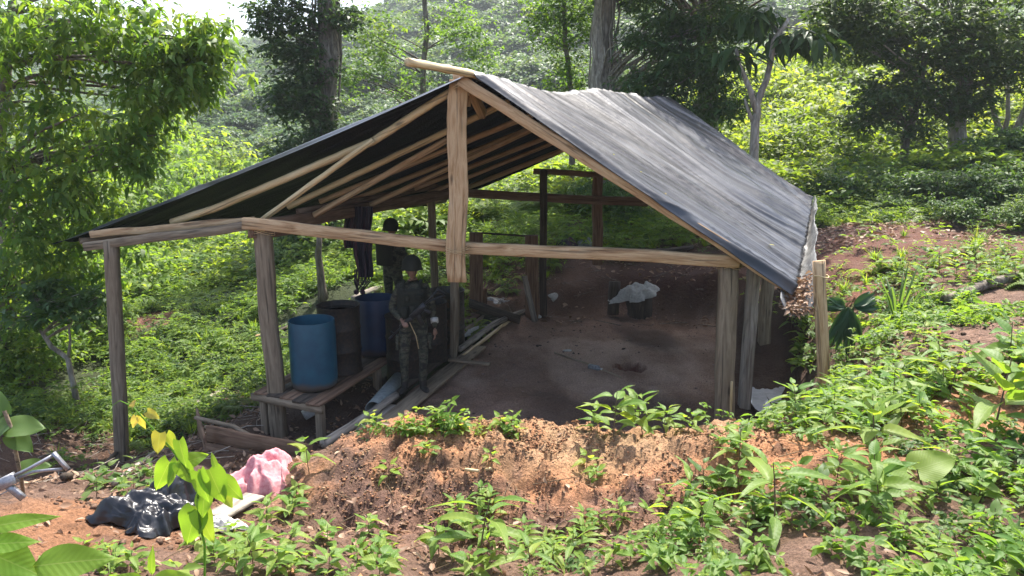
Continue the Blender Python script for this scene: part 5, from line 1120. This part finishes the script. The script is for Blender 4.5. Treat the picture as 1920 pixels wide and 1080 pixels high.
# moss like growth on the heap crest
cx = np.concatenate([rng.normal(.0, .0, 0)] + [np.array([G(px+rng.normal(0, 12), py+rng.normal(0, 4)).xy[:]]).ravel() for px in (705, 712, 722, 760, 768, 790, 815, 822, 835, 842, 850, 861, 872, 905, 940, 960) for py in (808,)]).reshape(-1, 2)
scatter('crest_weeds', 'tiny bright weeds growing along the crest of the orange heap', 'weeds', np.stack([cx[:, 0], cx[:, 1], height(cx[:, 0], cx[:, 1])-.01], 1), rng.uniform(.3, 1.0, len(cx)), cover, 4, .3)
# far forest
X2, Y2 = wedge_pts(2600, 44, 135, .6, -.72, .75)
far_p = []
for s_ in range(5):
    R_ = 3.2; cl = ell((0, 0, 4.2), (R_*random.uniform(.8, 1.1), R_, 2.4*random.uniform(.8, 1.3)), 70, .55)
    V, T, tt = crown_geo(cl, .95, 7, 5, .75, wr=.6, zb=(-.4, .5)); tr_ = tube([(0, 0, -1), (0, 0, 3.5), (.3, .2, 6)], [.28, .2, .08], 6, False)
    me_ = mk_mesh('far_tree', *merge([(V, T), tr_]), tint=np.concatenate([tt, np.full(len(tr_[0]), .9)])); me_.materials.append(M['leaf_far']); far_p.append(me_)
fc = proto_col('far_tree', far_p)
X, Y = wedge_pts(10500, 42, 425, .75, -.80, .80); dd = fbm(X/22, Y/22, 121, 3)
scl = rng.uniform(.55, 1.35, len(X))*(1+.35*sstep(100, 300, Y)); kp = (Y > 70) | (dd > -.25); X, Y, scl = np.r_[X[kp], X2], np.r_[Y[kp], Y2], np.r_[scl[kp], rng.uniform(.7, 1.3, len(X2))]
scl = np.where(Y < 75, scl*.34, np.where(Y < 120, scl*.55, scl*.85))
scatter('hill_forest', 'hazy forest covering the hills behind the shelter', 'forest', np.stack([X, Y, height(X, Y, False)-.6], 1), scl, fc, 5, .08)
# ---------------------------------------------------------------- seedlings with separate leaves
def leaf_shape(kind, L, W, droop, fold, wave=.0, nx_=7, ny_=4, seed=0):
    """single leaf, base at origin, along +X, upper side +Z"""
    V = []; T = []
    for i in range(nx_+1):
        f = i/nx_
        if kind == 'heart': w = W*.5*max(0, math.sin(math.pi*min(1, (f+.13)/1.13)**.72))**.85; x0 = f
        elif kind == 'lance': w = W*.5*math.sin(math.pi*f**.75)**.95 if 0 < f < 1 else 0; x0 = f
        else: w = W*.5*math.sin(math.pi*f**.62)**1.05 if 0 < f < 1 else 0; x0 = f
        if i == nx_: w = 0
        for j in range(ny_+1):
            g = 2*j/ny_-1
            x = L*x0-(L*.13*(1-f)*abs(g)**1.2 if kind == 'heart' else 0)
            V.append((x, w*g, -L*droop*f*f+fold*abs(w*g)+wave*W*math.sin(f*9+seed+2.2*g)*abs(g)))
    for i in range(nx_):
        for j in range(ny_):
            a = i*(ny_+1)+j; T += [(a, a+ny_+1, a+ny_+2), (a, a+ny_+2, a+1)]
    return np.array(V), np.array(T)
def leaf_mesh(kind, L, W, droop, fold, mat, wave=.06, tint=.5, seed=0, **k):
    V, T = leaf_shape(kind, L, W, droop, fold, wave, seed=seed, **k); me_ = mk_mesh('leaf', V, T, True, tint=np.full(len(V), tint)); me_.materials.append(M[mat]); return me_
LV = {}
for nm, kind, L, W, mats in [('ovate', 'ovate', .16, .066, 'leaf_seed'), ('broad', 'ovate', .12, .075, 'leaf_seed'), ('lance', 'lance', .19, .045, 'leaf_seed'), ('young', 'ovate', .09, .045, 'leaf_vine'), ('under', 'ovate', .15, .075, 'leaf_under')]:
    LV[nm] = [leaf_mesh(kind, L, W, dr, fo, mats, tint=ti, seed=s_) for s_, (dr, fo, ti) in enumerate([(.25, .25, .3), (.45, .3, .5), (.1, .2, .65), (.6, .35, .8)])]
def put_leaf(parent, me_, base, az, elev, s_, roll=0, name='leaf'):
    o = bpy.data.objects.new(name, me_); COL.objects.link(o); o.parent = parent; o.location = base
    o.rotation_euler = Euler((roll, -elev, az), 'XYZ'); o.scale = (s_, s_, s_); return o
def seedling(h, nodes_, kind, s_leaf=1.0, lean=.12, opp=True, top=True, start=.25, elev0=.5, branch=0, mat='twig'):
    th = bpy.data.objects.new('seedling', None); COL.objects.link(th); th.empty_display_size = .05
    lx, ly = random.uniform(-lean, lean), random.uniform(-lean, lean)
    def sp(f): return Vector((lx*h*f*f, ly*h*f*f, h*f))
    V, T = tube([sp(f)-UP*.04*(f == 0) for f in np.linspace(0, 1, 6)], np.linspace(.0055, .0025, 6)*(.6+h), 5, False)
    obj('stem', mk_mesh('stem', V, T, True), M[mat], th)
    az = random.uniform(0, 6.28)
    for i in range(nodes_):
        f = start+(1-start)*(i/(max(1, nodes_-1))); az += 1.57+random.uniform(-.3, .3) if opp else 2.4+random.uniform(-.3, .3)
        sz = s_leaf*(1.05-.45*abs(f-.55))*random.uniform(.75, 1.15)*(.55 if (i == nodes_-1 and top) else 1)
        for k_ in range(2 if opp else 1):
            a = az+k_*math.pi+random.uniform(-.25, .25); el = elev0*(.2+f)+random.uniform(-.35, .25)
            b_ = sp(f)+Vector((math.cos(a), math.sin(a), .3))*.02*s_leaf
            put_leaf(th, random.choice(LV[kind]), b_, a, el, sz, random.uniform(-.4, .4))
    return th
PROTO = []
for spec in [(.38, 6, 'ovate', 1.0), (.30, 5, 'ovate', .85), (.48, 7, 'ovate', 1.15), (.28, 5, 'broad', 1.0), (.20, 4, 'broad', .8), (.42, 8, 'lance', 1.1), (.55, 8, 'ovate', 1.2), (.18, 3, 'young', 1.0), (.34, 5, 'under', 1.0), (.26, 5, 'lance', .9)]:
    PROTO.append(('new', spec, None))
_made = {}
def plant(i, p, s_, label, group, rz=None):
    spec = PROTO[i][1]; spec = (spec[0]*.72, spec[1]+1, spec[2], spec[3]*1.22)
    if i not in _made: t = seedling(spec[0], spec[1], spec[2], spec[3], opp=(i % 3 != 2)); _made[i] = t
    else: t = copy_tree(_made[i])
    t.location = p; t.rotation_euler = (random.uniform(-.15, .15), random.uniform(-.15, .15), random.uniform(0, 6.28) if rz is None else rz); t.scale = (s_,)*3
    return tag(t, label, 'seedling', group)
ORDW = ['leftmost']+'second third fourth fifth sixth seventh eighth ninth tenth eleventh twelfth thirteenth fourteenth fifteenth sixteenth seventeenth eighteenth nineteenth twentieth twenty-first twenty-second twenty-third twenty-fourth twenty-fifth twenty-sixth twenty-seventh twenty-eighth twenty-ninth thirtieth thirty-first thirty-second thirty-third thirty-fourth thirty-fifth thirty-sixth thirty-seventh thirty-eighth thirty-ninth fortieth'.split()
KD = {'ovate': 'oval leaved', 'broad': 'broad leaved', 'lance': 'lance leaved', 'young': 'tiny', 'under': 'dark green'}
def number(items, where):
    by = {}
    for x, k_, t in items: by.setdefault((KD[PROTO[k_][1][2]], 'tall' if PROTO[k_][1][0]*t.scale[0] > .40 and PROTO[k_][1][2] == 'ovate' else ''), []).append((x, t))
    for (kd, tl), L_ in by.items():
        L_.sort(key=lambda q: q[0])
        for i, (x, t) in enumerate(L_):
            o_ = 'rightmost' if (i == len(L_)-1 and i > 0) else ORDW[min(i, len(ORDW)-1)]
            t['label'] = '%s %s seedling %s%s' % (o_, (tl+' '+kd).strip(), where, ', from the left' if o_ not in ('leftmost', 'rightmost') else '')
def fill(n_, poly, kinds, smin, smax, label, group, avoid=(), mind=26):
    items = []; got = []; tries = 0; xs_ = [p[0] for p in poly]; ys_ = [p[1] for p in poly]
    while len(got) < n_ and tries < n_*40:
        tries += 1; x = random.uniform(min(xs_), max(xs_)); y = random.uniform(min(ys_), max(ys_))
        if float(poly_sd(np.array([x]), np.array([y]), poly)[0]) > 0: continue
        if any(math.hypot(x-a, y-b_) < r_ for a, b_, r_ in avoid): continue
        if any(math.hypot(x-a, (y-b_)*1.4) < mind for a, b_ in got): continue
        got.append((x, y)); p = G(x, y); k_ = random.choice(kinds); items.append((x, k_, plant(k_, p-UP*.01, random.uniform(smin, smax), label, group)))
    number(items, group.split(' ', 1)[1] if group.startswith('seedlings') else 'in the shade by the stake')
bare = [(1850, 770, 70), (1480, 850, 45), (1600, 850, 40), (1830, 640, 60), (1740, 700, 22)]
fill(50, [(1400, 830), (1510, 765), (1570, 700), (1640, 640), (1760, 640), (1800, 760), (1700, 820), (1420, 840)], [0, 1, 2, 3, 8, 5, 9], .6, 1.1, 'leafy seedling crowded on the bank behind the bare orange strip', 'seedlings on the bank right of the floor', bare+[(1430, 800, 55), (1480, 750, 25)], 20)
fill(44, [(1240, 930), (1400, 890), (1700, 860), (1930, 830), (1930, 1090), (1230, 1090)], [0, 1, 3, 4, 5, 9, 8, 7], .5, .9, 'low pointed leaf seedling on the near right slope', 'seedlings on the near right slope', bare, 34)
fill(14, [(1800, 680), (1930, 640), (1930, 760), (1850, 740)], [0, 2, 3], .8, 1.1, 'seedling beside the bare soil at the right edge', 'seedlings at the right edge', bare, 30)
fill(12, [(1530, 700), (1560, 620), (1480, 610), (1480, 700)], [8, 8, 3], .8, 1.2, 'shaded dark green seedling in front of the stake', 'shaded seedlings by the stake', (), 20)
fill(18, [(1600, 590), (1700, 560), (1920, 540), (1920, 470), (1640, 500)], [8, 3, 0], .8, 1.2, 'green seedling on the slope between red path and litter', 'seedlings on the slope below the red path', (), 34)
fill(16, [(470, 960), (560, 920), (580, 1085), (330, 1085), (380, 1030)], [0, 3, 4, 1], .55, .8, 'small bright seedling below the pink sack', 'seedlings below the pink sack', (), 26)
fill(10, [(775, 960), (900, 940), (960, 990), (1000, 1085), (790, 1085)], [0, 5, 3, 9, 1], .6, .95, 'bright seedling at the bottom of the orange heap', 'seedlings at the foot of the orange heap', (), 34)
fill(8, [(600, 1010), (700, 990), (770, 1085), (600, 1085)], [3, 4], .5, .8, 'small seedling left of the heap foot', 'seedlings left of the heap foot', (), 30)
fill(12, [(160, 905), (300, 880), (320, 925), (180, 935)], [8, 8, 3], .55, .85, 'dark seedling beside the black bag', 'seedlings beside the black bag', (), 18)
for i, (px, py, k_, s_, lab) in enumerate([(1150, 822, 2, 1.05, 'bushy leafy plant standing before the clay floor, left of its pair'), (1205, 820, 6, .9, 'bushy leafy plant standing before the clay floor, right of its pair'), (1120, 815, 0, .8, 'low leafy plant at the left foot of the bushy plants'), (1245, 815, 0, .8, 'low leafy plant right of the bushy plants'), (1290, 815, 3, .8, 'low broad leaved plant on the crest before the right front post'),
                                      (580, 890, 2, .8, 'leafy seedling right of the pink sack'), (805, 860, 4, .75, 'small seedling on the orange heap left of its middle'), (1120, 905, 4, .75, 'single seedling on the litter right of the heap'), (900, 1050, 5, 1.3, 'tall lance leaved plant at the bottom of the heap'), (1385, 880, 6, .8, 'tall thin seedling on the orange strip at right'), (1640, 870, 6, 1.2, 'tall thin stemmed seedling in the middle of the right slope'),
                                      (1860, 830, 6, 1.5, 'tallest thin seedling near the right edge'), (1100, 885, 7, 1.0, 'tiny seedling on the heap right of the dry stick'), (730, 905, 7, 1.0, 'tiny seedling on the left part of the heap'), (920, 870, 7, .7, 'tiny weed above the dry stick on the heap'), (1890, 690, 2, 1.2, 'leafy plant drooping in from the right edge'), (1450, 1000, 5, 1.3, 'bright lance leaved plant in the middle of the near right slope'), (1650, 960, 6, .9, 'bright upright plant on the near right slope')]):
    plant(k_, G(px, py), s_, lab, None)
it = []
for i in range(22):
    x = random.uniform(690, 985); it.append((x, 7, plant(7, G(x, random.uniform(800, 818)), random.uniform(.5, .9), 'tiny', 'sprouts on the heap crest')))
fill(12, [(980, 1010), (1180, 980), (1200, 1088), (980, 1088)], [0, 1, 4, 9], .5, .85, 'x', 'seedlings at the bottom edge right of centre', (), 30)
fill(9, [(120, 990), (230, 1050), (300, 1088), (180, 1088)], [4, 7, 1], .4, .65, 'x', 'seedlings on dirt below the black bag', (), 24)
number(it, 'sprouting on the crest of the orange heap')

# climbing shoot with heart shaped leaves in the lower left ------------------------------
vt = thing('climbing_shoot', 'leaning shoot with large heart shaped yellow green leaves at lower left', 'plant', G(384, 1090, 2.0))
YV = 3.25; base_v = vt.location
sp_ = [base_v.copy(), P(384, 1023, YV), P(374, 976, YV), P(371, 916, YV), P(349, 878, YV), P(321, 841, YV), P(277, 793, YV), P(248, 762, YV), P(225, 751, YV), P(208, 762, YV), P(203, 775, YV)]
V, T = tube([p-base_v for p in sp_], [.006, .006, .0055, .005, .005, .0045, .004, .0035, .002, .0015, .001], 6, False); obj('stem', mk_mesh('stem', V, T, True), M['leaf_vine'], vt)
camr = cam.rotation_euler.to_matrix()
def facing_leaf(parent, org, px, py, Y, Lpx, Wpx, ang, mat, kind='heart', tilt=.3, fold=.15, droop=.12, name='leaf', flip=0, tint=.5, **k):
    """a leaf hanging with its base at a pixel; ang = direction of its tip in the picture (degrees, 0 right, -90 down)"""
    p = P(px, py, Y); sc = (Y*cp+(CAM_H-p.z)*sp)/FPX; L = Lpx*sc; W = Wpx*sc
    me_ = leaf_mesh(kind, L, W, droop, fold, mat, wave=.05, tint=tint, seed=random.random()*6, nx_=10, ny_=6); o = bpy.data.objects.new(name, me_); COL.objects.link(o); o.parent = parent
    a = math.radians(ang); d = camr @ Vector((math.cos(a), math.sin(a), random.uniform(-.15, .15)+tilt*.0)); n_ = camr @ Vector((-math.sin(tilt+0)*math.cos(a)*0+random.uniform(-.25, .25), tilt, 1)); n_ = (n_-d*n_.dot(d)).normalized(); d.normalize(); s_ = n_.cross(d)
    Mx = Matrix((d, s_, n_)).transposed().to_4x4(); Mx.translation = p-Vector(org); o.matrix_local = Mx; return o
for (x, y, L, W, a, mt, ti) in [(368, 956, 72, 56, -108, 'leaf_vine', .35), (372, 884, 64, 40, -75, 'leaf_vine', .4), (392, 880, 72, 50, -68, 'leaf_vine', .5), (372, 950, 74, 44, -68, 'leaf_vine', .55), (414, 915, 44, 26, -60, 'leaf_vine', .7), (384, 925, 46, 34, -95, 'leaf_vine', .3), (336, 826, 52, 26, -75, 'leaf_vine', .5), (350, 866, 40, 30, 20, 'leaf_vine', .7),
                              (318, 866, 64, 40, -118, 'leaf_vine', .6), (332, 864, 52, 24, -110, 'leaf_vine', .5), (338, 868, 48, 34, -60, 'leaf_vine', .4), (300, 812, 42, 30, -100, 'leaf_yellow', .1), (312, 814, 36, 26, -60, 'leaf_vine', .9), (276, 772, 26, 18, -30, 'leaf_yellow', .4), (262, 780, 28, 18, -75, 'leaf_yellow', .5), (255, 782, 24, 16, -115, 'leaf_yellow', .8), (246, 762, 14, 9, 60, 'leaf_yellow', .9), (404, 873, 26, 12, 110, 'leaf_vine', .8), (420, 900, 52, 34, -50, 'leaf_vine', .6)]:
    facing_leaf(vt, base_v, x, y, YV-random.uniform(-.03, .03), L, W, a, mt, tint=ti)
# near leaves at the lower left corner
nb_ = thing('broad_leaf_plant', 'plant with very large bright leaves in the lower left corner', 'plant', G(20, 1078, 1.2)); bo_ = nb_.location
V, T = tube([Vector((0, 0, -.05)), P(-20, 1120, 1.9)-bo_, P(-30, 1010, 1.9)-bo_, P(-35, 960, 1.9)-bo_], .006, 6, False); obj('stem', mk_mesh('stem', V, T, True), M['leaf_vine'], nb_)
for (x, y, L, W, a) in [(-28, 990, 130, 34, 10), (-28, 1022, 95, 40, 4), (-35, 1030, 118, 86, -28), (62, 1062, 150, 70, 6), (-20, 1090, 120, 70, -5)]:
    facing_leaf(nb_, bo_, x, y, 1.9, L, W, a, 'leaf_vine', 'ovate', tilt=.7, tint=.45)
sh_ = thing('broad_leaf_plant', 'young shoot with upright folded leaf at the bottom left', 'plant', G(292, 1095, 1.5)); bo_ = sh_.location
for (x, y, L, W, a) in [(285, 1078, 58, 16, 88), (285, 1090, 80, 34, 12), (270, 1092, 60, 26, 165)]: facing_leaf(sh_, bo_, x, y, 2.3, L, W, a, 'leaf_vine', 'ovate', tilt=.5, tint=.6)
V, T = tube([Vector((0, 0, -.05)), P(284, 1084, 2.3)-bo_], .005, 6, False); obj('stem', mk_mesh('stem', V, T, True), M['leaf_vine'], sh_)
# large lobed leaves at the left edge
ll = thing('broad_leaf_plant', 'shaded plant with big green leaves at the left edge', 'plant', G(45, 935, 2.5)); bo_ = ll.location
V, T = tube([Vector((0, 0, -.05)), P(40, 900, 5.0)-bo_, P(20, 800, 5.0)-bo_, P(8, 770, 5.0)-bo_], .014, 6, False); obj('stem', mk_mesh('stem', V, T, True), M['wood_old'], ll)
for (x, y, L, W, a) in [(20, 800, 62, 50, 0), (14, 795, 55, 45, -150), (22, 815, 50, 40, -40), (8, 775, 60, 30, 120), (40, 880, 55, 40, 10)]: facing_leaf(ll, bo_, x, y, 5.0, L, W, a, 'leaf_under', 'heart', tilt=.9, tint=.6)
bl_ = thing('broad_leaf_plant', 'plant with one very large pale leaf in the middle of the right slope', 'plant', G(1740, 930, 2.5)); bo_ = bl_.location
for (x, y, L, W, a) in [(1720, 880, 78, 70, 20), (1610, 860, 10, 8, 0), (1745, 905, 62, 40, -20), (1700, 885, 55, 36, 170)]: facing_leaf(bl_, bo_, x, y, bo_.y+.05, L, W, a, 'leaf_seed', 'heart', tilt=1.2, tint=.8)
V, T = tube([Vector((0, 0, -.05)), P(1720, 880, bo_.y+.05)-bo_], .006, 6, False); obj('stem', mk_mesh('stem', V, T, True), M['twig'], bl_)
# fan palm seedling and long grass behind the stake
fp = thing('fan_palm', 'dark green fan palm seedling behind the stake', 'palm', toground(1592, 640, 8.6)); fo = fp.location
for (cx, cy, a0, a1, n_, L) in [(1590, 575, -125, -62, 13, 90), (1600, 575, -12, 40, 11, 52), (1585, 575, 150, 190, 6, 40)]:
    V, T = tube([Vector((0, 0, 0)), P(cx, cy+20, 8.6)-fo, P(cx, cy, 8.6)-fo], .008, 5, False); obj('stalk', mk_mesh('stalk', V, T, True), M['leaf_palm'], fp)
    for k_ in range(n_): facing_leaf(fp, fo, cx, cy, 8.6-.01*(k_ % 2), L*random.uniform(.9, 1.05), 15, a0+(a1-a0)*k_/(n_-1), 'leaf_palm', 'lance', tilt=.3, fold=.5, droop=.15, name='leaf_segment')
gt = thing('grass_tuft', 'tall tuft of long arching grass blades on the right slope', 'grass', toground(1685, 585, 8.9)); 
for k_ in range(26):
    a = random.uniform(0, 6.28); Lb = random.uniform(.6, 1.15); d = np.array([[math.cos(a)*.5, math.sin(a)*.5, 1.15]]); V, T, kk = leaves(np.array([[math.cos(a)*.04, math.sin(a)*.04, 0]]), d, np.array([[.01, 0, 1.]]), np.array([Lb]), .028, 'blade', random.uniform(.1, .8))
    me_ = mk_mesh('blade', V, T, True, tint=np.full(len(V), .6)); obj('blade', me_, M['leaf_under'], gt)

# ---------------------------------------------------------------- litter, clods, twigs, roots (nobody could count them)
def scatter_ground(n_, xr, yr, dens):
    X = rng.uniform(*xr, n_); Y = rng.uniform(*yr, n_); k_ = rng.uniform(0, 1, n_) < dens(X, Y); X, Y = X[k_], Y[k_]; return X, Y, height(X, Y)
heapf = lambda X, Y: np.exp(-(((X-.15)/1.85)**4))*np.exp(-(((Y-5.0)/1.15)**4))
X, Y, Z = scatter_ground(60000, (-2.4, 2.6), (3.7, 6.1), lambda X, Y: np.clip(heapf(X, Y)*(.35+.65*sstep(4.4, 5.1, Y)), 0, 1)*sstep(-.4, .3, fbm(X*2, Y*2, 131, 3)+.15))
n_ = len(X); s_ = rng.uniform(.1, 1, n_)**3.4*.011+.0025
t_ = (1+5**.5)/2; ico = norm(np.array([(-1, t_, 0), (1, t_, 0), (-1, -t_, 0), (1, -t_, 0), (0, -1, t_), (0, 1, t_), (0, -1, -t_), (0, 1, -t_), (t_, 0, -1), (t_, 0, 1), (-t_, 0, -1), (-t_, 0, 1)], float))
icoT = np.array([(0, 11, 5), (0, 5, 1), (0, 1, 7), (0, 7, 10), (0, 10, 11), (1, 5, 9), (5, 11, 4), (11, 10, 2), (10, 7, 6), (7, 1, 8), (3, 9, 4), (3, 4, 2), (3, 2, 6), (3, 6, 8), (3, 8, 9), (4, 9, 5), (2, 4, 11), (6, 2, 10), (8, 6, 7), (9, 8, 1)])
def clods(name, label, X, Y, Z, s_, colr):
    n_ = len(X); V = (ico[None]*(1+.38*rng.normal(size=(n_, 12, 1)).clip(-1.5, 1.5))*s_[:, None, None]*np.array([1, 1, .65])+np.stack([X, Y, Z+s_*.3], 1)[:, None]).reshape(-1, 3)
    T = (icoT[None]+(np.arange(n_)*12)[:, None, None]).reshape(-1, 3)
    return stuff(obj(name, mk_mesh(name, V, T, True, col=np.repeat(colr, 12, 0)), M['soil']), label, 'soil')
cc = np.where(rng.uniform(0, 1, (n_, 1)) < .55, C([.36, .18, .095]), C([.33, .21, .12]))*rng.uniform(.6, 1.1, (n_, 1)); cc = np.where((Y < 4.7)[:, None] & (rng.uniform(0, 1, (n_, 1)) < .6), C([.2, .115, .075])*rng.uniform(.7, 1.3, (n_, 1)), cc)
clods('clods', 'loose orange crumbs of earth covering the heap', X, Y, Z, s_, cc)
X, Y, Z = scatter_ground(16000, (-3.6, 6), (3.0, 9), lambda X, Y: np.where(heapf(X, Y) > .3, 0, 1.)*sstep(-.1, .4, fbm(X*1.5, Y*1.5, 132, 3))*(poly_sd(X, Y, SLAB) > .2)*.8)
s_ = rng.uniform(.1, 1, len(X))**4*.024+.004; near_c = np.where(rng.uniform(0, 1, (len(X), 1)) < .35, C([.34, .17, .09]), C([.15, .09, .06]))*rng.uniform(.6, 1.3, (len(X), 1))
clods('soil_crumbs', 'scattered lumps of soil on the near ground', X, Y, Z, s_, near_c)
X, Y, Z = scatter_ground(2600, (-2.4, 3.2), (6.6, 13.2), lambda X, Y: (poly_sd(X, Y, SLAB) < 0)*np.where(Y > 11, .6, .14))
s_ = rng.uniform(.1, 1, len(X))**4*.024+.003; clods('floor_crumbs', 'crumbs and pebbles lying on the clay floor', X, Y, Z, s_, C([.13, .095, .08])*rng.uniform(.5, 2.2, (len(X), 1)))
def litter_mesh(name, label, n_, xr, yr, dens, Lr=(.03, .09), tilt=.5):
    X, Y, Z = scatter_ground(n_, xr, yr, dens); n_ = len(X); d = rand_dirs(n_, -.4, .4); up = norm(np.array([0, 0, 1.])+rng.normal(0, tilt, (n_, 3))); L = rng.uniform(*Lr, n_)
    V, T, k = leaves(np.stack([X, Y, Z+rng.uniform(.004, .03, n_)], 1), d, up, L, L*rng.uniform(.3, .6, n_), 'ovate', rng.uniform(-.3, .5, n_)); return stuff(obj(name, mk_mesh(name, V, T, True, tint=np.repeat(rng.uniform(0, 1, n_), k)), M['leaf_dry']), label, 'leaf litter')
litter_mesh('leaf_litter', 'dry brown leaves littering the front of the heap and the near slope', 9000, (-3, 6), (3.0, 8.8), lambda X, Y: np.clip(np.where(heapf(X, Y) > .5, (1-sstep(4.4, 4.95, Y))*.95+.05, .45*sstep(-.2, .3, fbm(X*1.1, Y*1.1, 133, 3)+.1)), 0, 1)*(poly_sd(X, Y, SLAB) > .25))
litter_mesh('bank_litter', 'pale dead leaves strewn over the bank behind the floor', 9000, (-1.5, 9), (12.6, 18), lambda X, Y: .8*sstep(-.3, .3, fbm(X*.8, Y*.8, 134, 3)), (.05, .14))
litter_mesh('hollow_litter', 'dead leaves and husks in the shaded hollow at left', 5000, (-6.5, -1.8), (6.0, 10.5), lambda X, Y: .6*sstep(-.3, .2, fbm(X*1.2, Y*1.2, 135, 3)), (.04, .11))
def twigs(name, label, n_, xr, yr, dens, Lr, mat, r=.003, zt=.25):
    X, Y, Z = scatter_ground(n_, xr, yr, dens); out = []
    for x, y, z in zip(X, Y, Z):
        a = random.uniform(0, 6.28); L = random.uniform(*Lr); e = random.uniform(-.05, zt); m_ = Vector((x, y, z+.012)); d = Vector((math.cos(a), math.sin(a), e)).normalized()*L
        kx = Vector((random.uniform(-1, 1), random.uniform(-1, 1), random.uniform(0, .6)))*L*.12; rr = r*random.uniform(.6, 1.6); out.append(tube([m_-d*.5, m_+kx, m_+d*.5], [rr, rr*.9, rr*.5], 4, False))
    V, T = merge(out); return stuff(obj(name, mk_mesh(name, V, T, True), M[mat]), label, 'twigs')
twigs('twigs', 'thin twigs and roots tangled over the front of the heap', 900, (-2.6, 5.5), (3.2, 7), lambda X, Y: np.where(heapf(X, Y) > .4, .9*(1-sstep(4.7, 5.2, Y)), .4), (.08, .35), 'twig')
twigs('brush', 'pale dry brushwood lying at the left field edge', 420, (-8.2, -3.2), (6.4, 11.5), lambda X, Y: .7+0*X, (.2, .8), 'bark_pale', .005, .5)
twigs('bank_twigs', 'sticks and twigs on the bank behind the floor', 260, (-1, 7), (12.6, 17), lambda X, Y: .7+0*X, (.2, .7), 'bark', .007)
